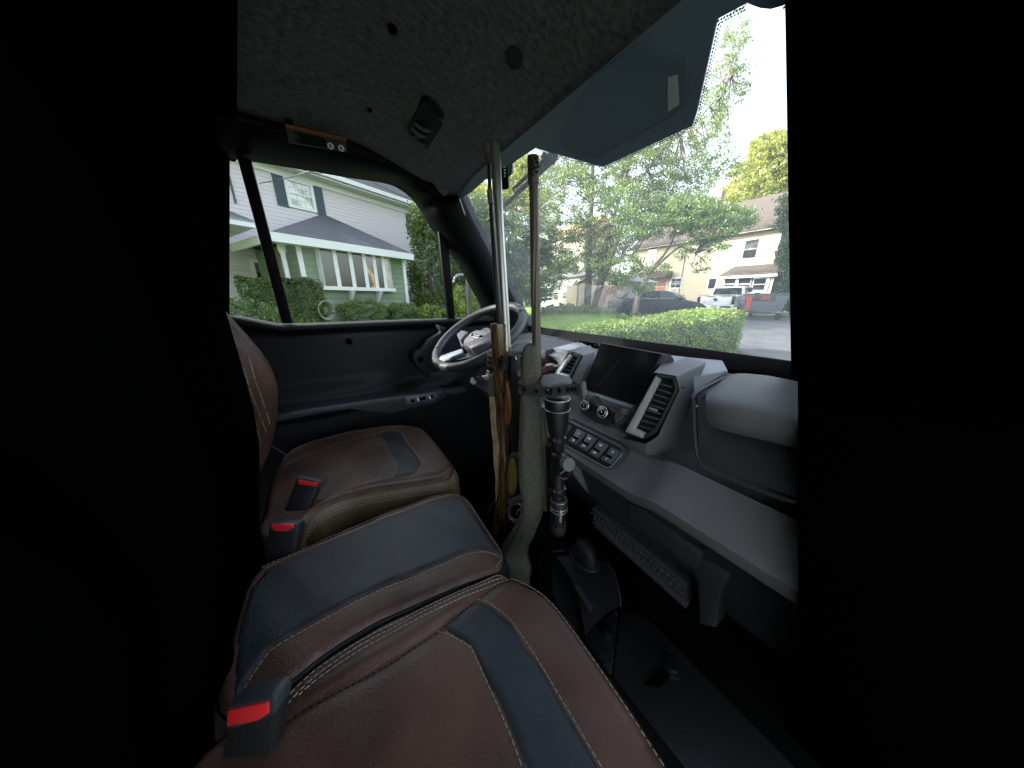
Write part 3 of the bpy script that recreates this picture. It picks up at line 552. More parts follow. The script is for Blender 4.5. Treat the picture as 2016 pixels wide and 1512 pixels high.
# rocker switch row
TPt = Vector((0, .543, -.345)); TNn = Vector((0, -.05, .032)).normalized() if False else Vector((0, -.843, .539)).normalized()
onT = lambda x, y, off=0.0: onP(x, y, TPt + TNn * off, TNn)
fr_ = [(1098, 822), (1120, 826), (1225, 879), (1233, 892), (1208, 925), (1193, 925), (1098, 872)]
poly('switch_tray', [onT(x, y) for x, y in fr_], (0, .05, -.01), mat('tray_plastic', (.045, .05, .058), .38), bevel=.003)
poly('switch_well_plate', [onT(x, y, .0015) for x, y in [(1098, 826), (1118, 829), (1220, 881), (1224, 891), (1200, 919), (1192, 919), (1098, 866)]], (0, .01, -.004), M['darkvoid'], bevel=0)
g = G(); g.tube([onT(x, y, .002) for x, y in [(1098, 868), (1193, 921), (1202, 920), (1226, 892)]], .0012, 6); g.build('tray_edge', mat('edge_grey', (.3, .32, .35), .4), DB)
sq = [[(1136, 844), (1153, 852), (1134, 876), (1118, 867)], [(1157, 854), (1174, 863), (1154, 888), (1138, 878)], [(1179, 867), (1196, 876), (1176, 902), (1158, 891)], [(1203, 880), (1221, 889), (1200, 913), (1181, 903)], [(1106, 830), (1124, 838), (1112, 856), (1098, 850)]]
gl_ = ['dash', 'bars', 'bars', 'bulb', '']
for i, q in enumerate(sq):
    Q = [onT(x, y, .008) for x, y in q]; n = (Q[1] - Q[0]).cross(Q[3] - Q[0]).normalized(); n = n if n.y < 0 else -n
    g = G(); lo = [p - n * .01 for p in Q]; midc = [Q[0].lerp(Q[3], .5) - n * .003, Q[1].lerp(Q[2], .5) - n * .003]
    g.add(lo + Q + midc, [(0, 1, 5, 4), (4, 5, 9, 8), (8, 9, 6, 7), (2, 3, 7, 6), (0, 4, 8, 7, 3), (1, 2, 6, 9, 5), (0, 3, 2, 1)])
    RS = g.build('rocker_switch', mat('rocker_grey', (.09, .105, .125), .4) if i == 0 else bpy.data.materials['rocker_grey'], DB, bevel=.0015)
    poly('switch_grip', [Q[0].lerp(Q[3], .52).lerp(Q[1].lerp(Q[2], .52), .12), Q[0].lerp(Q[3], .52).lerp(Q[1].lerp(Q[2], .52), .8), Q[0].lerp(Q[3], .68).lerp(Q[1].lerp(Q[2], .68), .85), Q[0].lerp(Q[3], .66).lerp(Q[1].lerp(Q[2], .66), .12)], n * .0016, M['gloss'], bevel=0)
    if i == 4: continue
    g = G()
    for tt in (.22, .8):
        c = Q[0].lerp(Q[3], tt).lerp(Q[1].lerp(Q[2], tt), .5) + n * .0012; e = (Q[1] - Q[0]).normalized(); f_ = (Q[3] - Q[0]).normalized()
        if i == 0: g.prism([c - e * .004, c + e * .004, c + e * .004 + f_ * .0014, c - e * .004 + f_ * .0014], n * .0005)
        if i == 0 and tt > .5: g.prism([c - e * .003 - f_ * .003, c + e * .003 - f_ * .003, c + e * .003 + f_ * .003, c - e * .003 + f_ * .003], n * .0005)
        if i in (1, 2):
            for k in (-1, 0, 1): g.prism([c + e * (k * .003 - .0011) - f_ * .0022, c + e * (k * .003 + .0011) - f_ * .0022, c + e * (k * .003 + .0011) + f_ * .0022, c + e * (k * .003 - .0011) + f_ * .0022], n * .0005)
            g.prism([c - e * .004 - f_ * .003, c + e * .004 - f_ * .003, c + e * .004 - f_ * .0022, c - e * .004 - f_ * .0022], n * .0005)
        if i == 3: g.disc(c, n, .0022, .0022, .0005, 10); g.prism([c + f_ * .001, c + f_ * .005 + e * .001, c + f_ * .005 - e * .001], n * .0005)
    g.build('switch_symbol', M['white'], DB, smooth=0)
# glove box lid and recess on the passenger side
rws = [[(1402, 764, .64), (1440, 737, .74), (1500, 738, .73), (1576, 752, .72), (1640, 764, .72)], [(1392, 775, .60), (1436, 748, .66), (1500, 756, .655), (1580, 773, .65), (1640, 786, .65)], [(1389, 790, .575), (1420, 786, .565), (1500, 800, .56), (1584, 822, .558), (1640, 835, .558)],
  [(1390, 822, .56), (1422, 826, .548), (1500, 843, .545), (1586, 865, .543), (1640, 878, .543)], [(1398, 838, .562), (1424, 848, .556), (1500, 866, .553), (1588, 888, .551), (1640, 901, .551)]]
R3 = [smooth_path([onY(x, y, yy) for x, y, yy in r], 6) for r in rws]; cols = list(zip(*R3)); grid_ = [smooth_path(list(c), 5) for c in cols]
grid_ = [[p + Vector((0, .05, -.01)) for p in grid_[0]]] + grid_; grid_ = [[c[0] + Vector((0, .03, -.01))] + c + [c[-1] + Vector((0, .05, -.004))] for c in grid_]
g = G(); g.rings(grid_, cap=False, closed=False); g.build('glove_box_lid', M['dash'], DB, smooth=70)
g = G(); rim = smooth_path([onY(1426, 744, .70), onY(1370, 775, .585), onY(1366, 800, .565), onY(1368, 860, .543), onY(1374, 902, .53), onY(1392, 925, .52), onY(1440, 945, .518), onY(1500, 967, .515), onY(1568, 992, .513)], 5)
g.tube(rim, .0035, 8); g.build('glove_box_rim', M['dashd'], DB)
poly('glove_box_recess', [onY(x, y, yy) for x, y, yy in [(1372, 782, .60), (1391, 775, .62), (1450, 800, .60), (1640, 850, .59), (1640, 1010, .535), (1580, 985, .530), (1440, 938, .530), (1394, 918, .530), (1376, 896, .537)]], (0, .03, 0), M['dashd'], bevel=.002)
g = G(); g.lathe(onY(1372, 800, .552), (0, -1, 0), [(0, .002), (.002, .0015)], 8); g.build('lid_screw', M['silver'], DB)
# crease from pod down the dash
# lower duct
duct = [onY(x, y, yy) for x, y, yy in [(1165, 1000, .67), (1352, 1148, .67), (1350, 1196, .66), (1172, 1040, .66)]]
DU = poly('floor_duct', duct, (0, .05, 0), M['dashd'], bevel=.003)
g = G()
for r_ in range(3):
    for i in range(20):
        t = (i + .5 * (r_ % 2)) / 20; a = duct[0].lerp(duct[1], t); b = duct[3].lerp(duct[2], t); p = a.lerp(b, .22 + r_ * .24) + Vector((0, -.003, 0))
        e = (duct[1] - duct[0]).normalized(); d = (b - a).normalized()
        g.prism([p - e * .005, p - d * .004, p + e * .005, p + d * .004], (0, -.003, 0))
g.build('duct_grille', mat('grille_plastic', (.085, .09, .11), .4), DB, bevel=.0006, seg=1)
poly('duct_edge', [onY(x, y, .655) for x, y in [(1168, 1036), (1172, 1030), (1350, 1186), (1350, 1199)]], (0, .02, 0), mat('duct_edge_plastic', (.05, .055, .07), .45), bevel=.002)
poly('lower_dash_bracket', [onY(x, y, .64) for x, y in [(1352, 1100), (1360, 1085), (1440, 1130), (1420, 1170), (1410, 1238), (1376, 1230), (1372, 1150)]], (0, .05, 0), M['dashd'], bevel=.006)
poly('lower_dash_ledge', [onY(x, y, .63) for x, y in [(1235, 990), (1262, 1000), (1385, 1090), (1374, 1122), (1364, 1122), (1240, 1030)]], (0, .04, 0), M['dashd'], bevel=.008)
g = G(); g.lathe(onY(1388, 1070, .645), (0, -1, 0), [(0, .013), (.004, .012), (.004, .002)], 14); g.build('panel_fastener', M['black'], DB)
# ---- steering wheel
wc = Vector((-.9433, .4505, -.128)); wn = Vector((.1398, -1, 1.5596)).normalized(); e1 = (Vector((1, 0, 0)) - wn * wn.x).normalized(); e2 = wn.cross(e1).normalized()
def wp(px, py, off=0.0): return onP(px, py, wc + wn * off, wn)
RW = .182; g = G(); g.tube([wc + (e1 * math.cos(t) + e2 * math.sin(t)) * RW for t in np.linspace(0, 2 * math.pi, 73)[:-1]], .0165, 14, closed=True)
SW = g.build('steering_wheel', mat('wheel_leather', (.035, .038, .05), .42, bump=.4, bscale=500, spec=.5), V, smooth=80)
for px, py in [(858, 692), (1023, 612), (1027, 620)]:
    d = (wp(px, py) - wc); a = math.atan2(d.dot(e2), d.dot(e1)); c = wc + (e1 * math.cos(a) + e2 * math.sin(a)) * RW; rr = (c - wc).normalized()
    g = G(); g.tube([c + (rr * math.cos(t) + wn * math.sin(t)) * .0168 for t in np.linspace(0, 2 * math.pi, 20)[:-1]], .0008, 4, closed=True); g.build('rim_seam', M['black'], SW)
hub = [(910, 688), (911, 674), (930, 653), (940, 648.5), (966, 652), (985, 655), (980, 670), (930, 686.5), (915, 684)]
hub = [(910.5, 680), (913, 668), (928, 653), (939, 648.5), (968, 652), (984, 658), (966, 672), (929, 686)]
g = G(); g.prism([wp(x, y, .03) for x, y in hub], -wn * .05); HB = g.build('hub_pad', mat('hub_plastic', (.16, .15, .19), .38, bump=.3, bscale=600), SW, bevel=.006)
bd = [wp(x, y, .0315) for x, y in [(927, 655.5), (954, 661), (947, 666.5), (925, 661)]]; g = G(); g.prism(bd, -wn * .003); g.build('badge', M['silver'], SW, bevel=.0008)
bx = (bd[1] - bd[0]); by = (bd[0] - bd[3]); poly('badge_face', [sum(bd, Vector()) / 4 * .14 + p * .86 + wn * .0006 for p in bd], -wn * .0005, M['black'], parent=SW, bevel=0)
text('POLARIS', .0105, sum(bd, Vector()) / 4 + wn * .0012, bx, wn.cross(bx), M['trimw'], SW, 'badge_lettering')
for q, m in [([(858, 713), (868, 700), (909, 686), (912, 694), (890, 702), (871, 714)], 'spoke_silver'), ([(899, 658), (908, 650), (921, 653), (914, 660), (906, 670), (912, 680), (909, 683)], 'spoke_dark'), ([(870, 715), (895, 703), (930, 693), (960, 680), (975, 672), (975, 680), (930, 703)], 'lower')]:
    mm_ = mat('spoke_satin', (.25, .30, .36), .35, .2) if m == 'spoke_silver' else (mat('spoke_frame', (.09, .095, .12), .4) if m == 'spoke_dark' else M['dashd'])
    g = G(); g.prism([wp(x, y, .008 if m != 'lower' else -.005) for x, y in q], -wn * .012); g.build('spoke', mm_, SW, bevel=.0015)
g = G(); g.prism([wp(x, y, .0105) for x, y in [(861, 711), (868, 702), (884, 703), (886, 706), (872, 713)]], -wn * .002); g.build('spoke_insert', mat('spoke_insert_pale', (.5, .55, .58), .35), SW, bevel=.0008)
g = G(); g.tube([wc - wn * .02, wc - wn * .12 + Vector((0, .05, 0)), wc + Vector((0, .3, -.22))], [.05, .055, .06], 18); g.build('steering_column', M['blackp'], V)
g = G(); g.prism([onY(x, y, yy) for x, y, yy in [(924, 752, .42), (928, 742, .42), (960, 738, .46), (968, 740, .46), (966, 752, .46), (940, 754, .43), (932, 758, .42)]], (0, .02, 0)); g.build('column_lever', M['dashd'], V, bevel=.002)
# ================================================================== seats
from mathutils.bvhtree import BVHTree
def hit(o, px, py, off=.001):
    key = '_b'; 
    if o.name not in BV:
        me = o.data; wl = NODES[o]; BV[o.name] = BVHTree.FromPolygons([v.co + wl for v in me.vertices], [tuple(p.vertices) for p in me.polygons])
    d = Vector(ray(px, py)).normalized(); h = BV[o.name].ray_cast(Vector((0, 0, 0)), d)
    return (h[0] - d * off, h[1]) if h[0] is not None else (None, None)
BV = {}
def pdist(P, line, closed=False):
    L = np.array([(p[0], p[1]) for p in line]); A = L if closed else L[:-1]; B = np.roll(L, -1, 0) if closed else L[1:]
    best = np.full(len(P), 9.)
    for a, b in zip(A, B):
        ab = b - a; t = np.clip(((P - a) @ ab) / max(ab @ ab, 1e-12), 0, 1); best = np.minimum(best, np.linalg.norm(P - (a + t[:, None] * ab), axis=1))
    return best
def xy(pts, z): return [(lambda v: (v.x, v.y))(onZ(x, y, z)) for x, y in pts]
def sm2(pts, k=5, closed=False): return [(p.x, p.y) for p in smooth_path([(x, y, 0) for x, y in pts], k, closed)]
class Seat:
    def __init__(s, z0, outline, grooves=(), ridges=(), er=.010): s.z0, s.out, s.gr, s.ri, s.er = z0, outline, grooves, ridges, er
    def h(s, P):
        P = np.asarray(P, float).reshape(-1, 2); d = pdist(P, s.out, True); z = np.full(len(P), s.z0)
        t = np.clip(1 - d / s.er, 0, 1); z -= s.er * .8 * (1 - np.sqrt(np.clip(1 - t * t, 0, 1)))
        c = np.mean(np.array(s.out), 0); z += .006 * np.clip(1 - np.linalg.norm((P - c) / .25, axis=1) ** 2, 0, 1)
        for ln, dep, wd in s.gr: z -= dep * np.exp(-(pdist(P, ln) / wd) ** 2)
        for ln, hh, wd in s.ri: z += hh * np.exp(-(pdist(P, ln) / wd) ** 2)
        z += .0012 * np.sin(P[:, 0] * 41 + 2 * np.sin(P[:, 1] * 23)) * np.sin(P[:, 1] * 37 + 1.3)
        return z
    def patch(s, poly, lift=0., edge=0., step=.007):
        poly = [tuple(p) for p in poly]; pr = []
        for a, b in zip(poly, poly[1:] + poly[:1]):
            n = max(1, int(math.dist(a, b) / step)); pr += [(lerp(a[0], b[0], i / n), lerp(a[1], b[1], i / n)) for i in range(n)]
        A = np.array(pr); lo, hi = A.min(0), A.max(0); gx, gy = np.meshgrid(np.arange(lo[0], hi[0], step), np.arange(lo[1], hi[1], step)); gp = np.stack([gx.ravel(), gy.ravel()], 1)
        gp = gp + rng.normal(size=gp.shape) * .0004
        gp = gp[pdist(gp, pr, True) > step * .5]; n = len(pr)
        vs, es, fs, *_ = delaunay_2d_cdt([Vector(p) for p in pr] + [Vector(p) for p in gp], [(i, (i + 1) % n) for i in range(n)], [list(range(n))], 1, 1e-6)
        P = np.array([(v.x, v.y) for v in vs]); z = s.h(P); db = pdist(P, pr, True)
        z += np.where(db < 1e-5, edge, lift); g = G(); g.add([(p[0], p[1], q) for p, q in zip(P, z)], fs); return g
    def skirt(s, drops):
        O = [Vector((x, y)) for x, y in s.out]; n = len(O); c = sum(O, Vector((0, 0))) / n; rs = []
        nr = []
        for i in range(n):
            t = (O[(i + 1) % n] - O[i - 1]).normalized(); q = Vector((t.y, -t.x)); nr.append(q if q.dot(O[i] - c) > 0 else -q)
        hz_ = s.h([(p.x, p.y) for p in O])
        for dz, o in drops: rs.append([Vector((p.x + q.x * o, p.y + q.y * o, h_ - dz)) for p, q, h_ in zip(O, nr, hz_)])
        return rs
    def stitch(s, line, off=.0016, L=.0055, gap=.0025, r=.00062, z=None):
        P = [Vector((a, b, 0)) for a, b in line]; g = G(); seg = [(P[i + 1] - P[i]).length for i in range(len(P) - 1)]; tot = sum(seg); u = 0
        def at(u):
            for i, q in enumerate(seg):
                if u <= q or i == len(seg) - 1: return P[i].lerp(P[i + 1], min(1, u / max(q, 1e-9)))
                u -= q
        A = []; B = []
        while u < tot: A.append(at(u)); B.append(at(min(tot, u + L))); u += L + gap
        if not A: return g
        ha = s.h([(p.x, p.y) for p in A]) if z is None else np.full(len(A), z); hb = s.h([(p.x, p.y) for p in B]) if z is None else np.full(len(B), z)
        for a, b, za, zb in zip(A, B, ha, hb):
            if (b - a).length < 1e-4: continue
            g.tube([(a.x, a.y, za + off), (b.x, b.y, zb + off)], r, 4)
        return g
Z0 = -.5
M['leatherd'] = M['leather']
def mkseat(nm, label, z0, out, ins, st, grooves, ridges, skirtmat, drops, insmat=M['vinyl']):
    s = Seat(z0, out, grooves, ridges); top = s.patch(out); o = top.build(nm, M['leather'], V, smooth=80, label=label)
    g = G(); rs = s.skirt(drops); g.rings([r + [r[0]] for r in rs], cap=False, closed=False); g.build('side_panel', skirtmat, o, smooth=60)
    for q in ins: s.patch(q, .0018, -.002, .006).build('black_insert', insmat, o, smooth=80)
    for q in st: s.stitch(q).build('stitching', M['thread'], o, smooth=0, weld=False)
    return s, o
# driver
out = sm2(xy([(506, 1052), (524, 1000), (537, 940), (560, 896), (600, 871), (690, 847), (750, 838), (790, 835), (815, 838), (834, 845), (862, 878), (886, 911), (890, 926), (872, 943), (800, 957), (745, 966), (680, 981), (620, 1008), (590, 1040), (556, 1062)], Z0), 5, True)
ins = xy([(734, 861), (772, 848), (789, 854), (800, 872), (818, 895), (831, 914), (824, 925), (818, 934), (770, 942), (781, 924), (766, 893), (751, 866)], Z0)
near = sm2(xy([(888, 922), (865, 939), (800, 951), (745, 960), (680, 974), (622, 1001), (596, 1028)], Z0))
near2 = sm2(xy([(880, 914), (870, 925), (845, 930), (770, 942), (700, 962), (650, 985)], Z0))
farl = sm2(xy([(556, 905), (600, 876), (690, 852), (760, 842), (800, 840), (832, 849), (860, 882), (883, 912)], Z0)); seam1 = sm2(xy([(570, 912), (640, 885), (720, 860), (795, 839)], Z0))
s1, S1 = mkseat('driver_seat', 'driver seat cushion in brown leather with small black insert', Z0, out, [ins],
    [near, farl, sm2(xy([(733, 859), (751, 864), (766, 893), (781, 924), (769, 944)], Z0)), sm2(xy([(770, 846), (789, 852), (800, 870), (818, 893), (833, 914), (819, 936)], Z0))],
    [(near2, .003, .006), (seam1, .003, .007)], [(near, .003, .012)], M['piping'], [(0, .002), (.012, .010), (.03, .016), (.08, .018), (.14, .006), (.24, -.01)])
for dz in (.010, .018, .026):
    s1.stitch([(x, y) for x, y in sm2(xy([(892 , 928 ), (872, 944), (800, 958), (745, 967), (680, 982), (622, 1010), (596, 1040)], Z0), 4)], 0, z=None).build('piping_stitch', M['thread'], S1, smooth=0, weld=False).location += Vector((.006 + dz * .35, .0, -dz * .9))
# centre
outc = sm2(xy([(430, 1395), (455, 1230), (478, 1160), (512, 1117), (560, 1097), (622, 1070), (700, 1036), (784, 1002), (850, 977), (880, 971), (902, 972), (920, 983), (940, 1013), (963, 1048), (986, 1082), (991, 1102), (980, 1122), (930, 1140), (850, 1174), (770, 1208), (700, 1244), (640, 1281), (590, 1320), (555, 1350), (535, 1385)], Z0), 5, True)
insc = xy([(452, 1400), (468, 1240), (490, 1165), (524, 1122), (560, 1106), (622, 1081), (700, 1049), (784, 1014), (840, 992), (868, 983), (890, 976), (907, 980), (918, 986), (938, 1018), (960, 1051), (981, 1084), (984, 1094), (966, 1088), (946, 1085), (905, 1096), (820, 1134), (723, 1174), (660, 1208), (602, 1239), (560, 1262), (529, 1284), (489, 1337), (466, 1382)], Z0)
l1 = sm2(xy([(984, 1096), (966, 1090), (946, 1088), (905, 1099), (820, 1137), (723, 1177), (660, 1211), (602, 1242), (560, 1265), (529, 1287), (489, 1340), (464, 1385)], Z0))
l2 = sm2(xy([(524, 1120), (560, 1104), (622, 1079), (700, 1047), (784, 1012), (840, 990), (868, 981), (890, 974)], Z0))
l3 = sm2(xy([(515, 1118), (560, 1099), (622, 1073), (700, 1039), (784, 1005), (850, 980), (880, 974), (902, 975), (919, 985), (940, 1015), (962, 1050), (985, 1084), (988, 1100), (978, 1118)], Z0))
s2, S2 = mkseat('centre_seat', 'centre seat cushion with large black panel and brown borders', Z0, outc, [insc], [l1, l2, l3], [(l1, .003, .006)], [], M['vinyl'], [(0, .002), (.012, .008), (.03, .012), (.08, .012), (.14, .004), (.24, -.01)])
# passenger
outp = xy([(548, 1372), (590, 1334), (640, 1293), (700, 1256), (770, 1219), (850, 1183), (930, 1149), (975, 1132), (1000, 1138), (1030, 1150), (1060, 1166), (1085, 1186), (1112, 1217), (1170, 1300), (1240, 1400), (1312, 1512)], Z0)
outp = sm2(outp + [(.05, .232), (.105, .225), (.12, .19), (.125, 0), (.12, -.2), (0, -.24), (-.2, -.24), (-.33, -.22)], 5, True)
insp = xy([(866, 1240), (905, 1208), (940, 1183), (962, 1193), (998, 1218), (1026, 1256), (1060, 1307), (1110, 1390), (1165, 1485), (1192, 1530), (1040, 1560), (1027, 1512), (1004, 1450), (978, 1390), (950, 1330), (930, 1285), (922, 1275)], Z0)
insp = insp[:9] + [(-.075, .17)] + [(-.0, .168), (.06, .165), (.06, .095), (0, .10)] + [(-.115, .10)] + insp[11:]
b1 = sm2(xy([(982, 1136), (930, 1156), (850, 1192), (804, 1214), (699, 1268), (640, 1306), (614, 1325), (560, 1378)], Z0)); b2 = sm2(xy([(990, 1141), (930, 1163), (850, 1199), (804, 1221), (699, 1277), (640, 1317), (616, 1337), (568, 1385)], Z0))
b3 = sm2(xy([(1000, 1142), (935, 1172), (850, 1211), (780, 1246), (700, 1290), (640, 1330), (590, 1372)], Z0))
sv = sm2(xy([(998, 1145), (940, 1184), (863, 1243), (820, 1274), (772, 1304), (700, 1345), (618, 1389), (549, 1428)], Z0)); fe = sm2(xy([(985, 1137), (1008, 1143), (1032, 1153), (1060, 1170), (1083, 1190), (1108, 1220), (1166, 1303), (1236, 1404), (1306, 1512)], Z0) + [(.05, .222), (.1, .21)])
i1 = sm2(xy([(863, 1242), (895, 1258), (922, 1275), (930, 1285), (950, 1330), (978, 1390), (1004, 1450), (1027, 1512)], Z0)); i2 = sm2(xy([(940, 1181), (962, 1191), (998, 1216), (1026, 1254), (1060, 1305), (1110, 1388), (1165, 1483), (1185, 1516)], Z0))
rid = sm2(xy([(985, 1160), (900, 1195), (800, 1255), (700, 1315), (600, 1378)], Z0))
s3, S3 = mkseat('passenger_seat', 'passenger seat cushion in worn brown leather with long black insert', Z0, outp, [insp], [b1, b2, b3, fe, i1, i2],
    [(b1, .0018, .003), (b2, .003, .005), (b3, .002, .004), (sv, .007, .009), (i1, .002, .005), (i2, .002, .005)], [(rid, .006, .02), (fe, .004, .03)], M['leather'], [(0, .002), (.012, .008), (.03, .012), (.08, .012), (.14, .002), (.24, -.01)])
g = s3.stitch(sv, .001, .004, .004); g.build('dark_seam', M['black'], S3, smooth=0, weld=False)
# seat base boxes below the cushions
g = G(); g.box((-.54, -.03, -.76), (1.34, .44, .36)); g.build('seat_base', M['blackp'], V, bevel=.02)
# backrests
pz = [-.66, -.59, -.541, -.457, -.372, -.278, -.201, -.135, -.073, 0, .08, .14, .17]; pyv = [-.36, -.304, -.275, -.235, -.208, -.188, -.193, -.215, -.243, -.275, -.305, -.33, -.37]
def backrest(nm, x0, x1, m, label, bol=.03, eg=.05):
    g = G(); rs = []; n = 40
    for z, y in zip(np.interp(np.linspace(0, 12, 50), range(13), pz), np.interp(np.linspace(0, 12, 50), range(13), pyv)):
        r = []
        for i in range(n + 1):
            t = i / n * 2 - 1; x = lerp(x0, x1, i / n); b = math.exp(-((abs(t) - .72) / .16) ** 2) * bol; e = eg * max(0, (abs(t) - .8) / .2) ** 2.2
            r.append((x, y - .030 + b - e, z))
        r += [(x1, y - .13, z), (x0, y - .13, z)]; rs.append(r)
    g.rings(rs); return g.build(nm, m, V, smooth=60, label=label)
B1 = backrest('driver_backrest', -1.21, -.72, M['leather'], 'driver backrest in brown leather with diamond stitching')
pyv0 = pyv; pz0_ = pz; pyv = [-.18, -.18, -.18, -.175, -.158, -.138, -.130, -.128, -.128, -.128, -.135, -.16, -.24]; pz = [-.66, -.59, -.541, -.457, -.372, -.278, -.201, -.12, -.03, .08, .2, .3, .33]
backrest('centre_backrest', -.70, -.39, M['blackout'], None, .008, .01); pyv = [-.20, -.20, -.20] + pyv0[3:]; pz = pz0_; backrest('passenger_backrest', -.37, .12, M['blackout'], None)  # centre and passenger backrests reshaped and blackened to cover the left view
def zb(x, y): return (440 + x / 3.023, 620 + y / 3.023)
for q in [[(105, 295), (128, 350), (150, 415)], [(75, 340), (98, 400), (118, 460)], [(150, 250), (170, 320), (186, 380)], [(122, 480), (160, 575), (195, 660)], [(155, 440), (190, 530), (220, 605)], [(190, 395), (222, 480), (248, 555)], [(200, 690), (228, 760)], [(228, 625), (255, 700)], [(258, 580), (276, 650)]]:
    P = [hit(B1, *zb(x, y))[0] for x, y in q]
    if None in P: continue
    g = G(); g.tube(P, .0010, 5); g.build('diamond_stitch', M['thread'], B1)
for q in [[(60, 560), (100, 650), (115, 760), (105, 900), (92, 980)], [(48, 430), (120, 540), (178, 650), (182, 780), (155, 900), (128, 1040)], [(95, 600), (138, 680), (146, 800), (130, 920), (118, 1000)], [(20, 30), (70, 70), (180, 185), (262, 262), (305, 340)], [(170, 990), (120, 1050)]]:
    P = [hit(B1, *zb(x, y))[0] for x, y in [(p.x, p.y) for p in smooth_path([(a, b, 0) for a, b in q], 12)]]
    P = [p for p in P if p is not None]; g = G()
    for a, b in zip(P[:-1], P[1:]):
        if (b - a).length < .03: g.tube([a, a.lerp(b, .65)], .0009, 4)
    if g.v: g.build('stitching', M['thread'], B1, weld=False)
# belt anchor cord
g = G(); g.tube([atk(528, 873, .95), atk(545, 884, .93), atk(562, 895, .91)], .002, 6); g.build('belt_cable', M['grey'], V)
# belt buckles
def kz(px, py, z): return z / (ray(px, py)[2] / FP)
def buckle(top, bot, zt, zbm, rim, red, label):
    T = [atk(x, y, kz(x, y, zt)) for x, y in top]; kT = sum(kz(x, y, zt) for x, y in top) / len(top)
    kB = sum(kz(x, y, zbm) for x, y in bot) / 2
    a, b = [atk(x, y, kT) for x, y in top[:2]]; c, d = [atk(x, y, kB) for x, y in bot]
    th = Vector(FW) * .022
    g = G(); g.frustum([a, b, b + th, a + th], [d, c, c + th, d + th]) if False else g.frustum([a, b, b + th, a + th], [c, d, d + th, c + th])
    o = g.build('belt_buckle', M['rubberb'], V, bevel=.004, label=label)
    off = -Vector(FW) * .004
    mb_ = (c + d) / 2 + th * .5; g = G(); dn_ = Vector((0, -.02, -.14)); wv = (d - c) * .34; g.prism([mb_ - wv, mb_ + wv, mb_ + wv + dn_, mb_ - wv + dn_], Vector(FW) * .003); g.build('belt_webbing', M['rubberb'], o)
    g = G(); g.prism([atk(x, y, kT) + off for x, y in rim], Vector(FW) * .024); g.build('buckle_rim', mat('rim_slate', (.034, .042, .05), .45) if 'rim_slate' not in bpy.data.materials else bpy.data.materials['rim_slate'], o, bevel=.0025)
    g = G(); g.prism([atk(x, y, kT) + off * 1.6 for x, y in red], Vector(FW) * .012); g.build('release_button', M['red'], o, bevel=.0015)
    return o
o = buckle([(584, 938), (633, 946)], [(558, 1006), (600, 1012)], -.44, -.50, [(583, 937), (634, 946.5), (632, 962), (586, 953)], [(591, 942), (597, 944), (622, 948), (630, 948), (626, 960), (597, 956), (590, 951)], 'driver seat belt buckle with red button')
buckle([(531, 1028), (588, 1032)], [(518, 1108), (574, 1112)], -.455, -.52, [(532, 1029), (587, 1030), (588, 1045), (531, 1047)], [(538, 1030), (581, 1030), (583, 1036), (576, 1038), (571, 1043), (547, 1043), (539, 1038)], 'centre seat belt buckle with red button')
buckle([(452, 1384), (548, 1368)], [(435, 1500), (532, 1490)], -.44, -.5, [(454, 1384), (538, 1364), (549, 1369), (547, 1399), (470, 1428), (450, 1428)], [(458, 1388), (536, 1371), (537, 1393), (517, 1407), (456, 1419)], 'passenger belt buckle with large red button')
# ================================================================== rifles and rack
YR = .35
def loft(secs, Y=YR, ratio=1.1, n=24, pw=2.3, ymin=None):
    rs = []
    for s in secs:
        xl, xr, y = s[:3]; rt_ = s[3] if len(s) > 3 else ratio; yy = s[4] if len(s) > 4 else Y
        a, b = onY(xl, y, yy), onY(xr, y, yy); c = (a + b) / 2; e2_ = Vector((c.x, c.y, 0)).normalized(); e1_ = Vector((e2_.y, -e2_.x, 0)); hw = abs((b - a).dot(e1_)) / 2 * 1.05; hd = hw * rt_; r = []
        for i in range(n):
            t = i * 2 * math.pi / n; ct, st = math.cos(t), math.sin(t)
            r.append(c + e1_ * hw * math.copysign(abs(ct) ** (2 / pw), ct) + e2_ * hd * math.copysign(abs(st) ** (2 / pw), st))
        rs.append(r)
    return rs
def woodmat():
    m = mat('laminated_wood', (.05, .03, .015), .25, coat=.6); t = m.node_tree; L = t.links.new; b = t.nodes['Principled BSDF']
    tc = t.nodes.new('ShaderNodeTexCoord'); mp = t.nodes.new('ShaderNodeMapping'); mp.inputs['Scale'].default_value = (95, 30, 2.2); L(tc.outputs['Object'], mp.inputs[0])
    n = t.nodes.new('ShaderNodeTexNoise'); n.inputs['Scale'].default_value = 1.6; n.inputs['Detail'].default_value = 2; n.inputs['Distortion'].default_value = .5; L(mp.outputs[0], n.inputs[0])
    r = t.nodes.new('ShaderNodeValToRGB'); L(n.outputs[0], r.inputs[0]); e = r.color_ramp.elements; e[0].position = .3; e[0].color = (.012, .009, .006, 1); e[1].position = .42; e[1].color = (.085, .042, .019, 1)
    for p, c in [(.48, (.05, .025, .012, 1)), (.53, (.16, .095, .048, 1)), (.58, (.035, .03, .016, 1)), (.66, (.16, .13, .06, 1)), (.74, (.02, .014, .01, 1))]: q = e.new(p); q.color = c
    L(r.outputs[0], b.inputs['Base Color']); return m
WOOD = woodmat()
stockg = mat('speckled_green_stock', (.046, .048, .037), .7, col2=(.105, .107, .083), nscale=240, bump=1.0, bscale=160, detail=9, ramp=(.35, .75))
RA = thing('muzzleloader_rifle', onY(990, 1150, YR) + Vector((0, 0, -.05)), 'rifle with glossy striped laminated wood stock and stainless barrel, standing left in the rack', 'rifle')
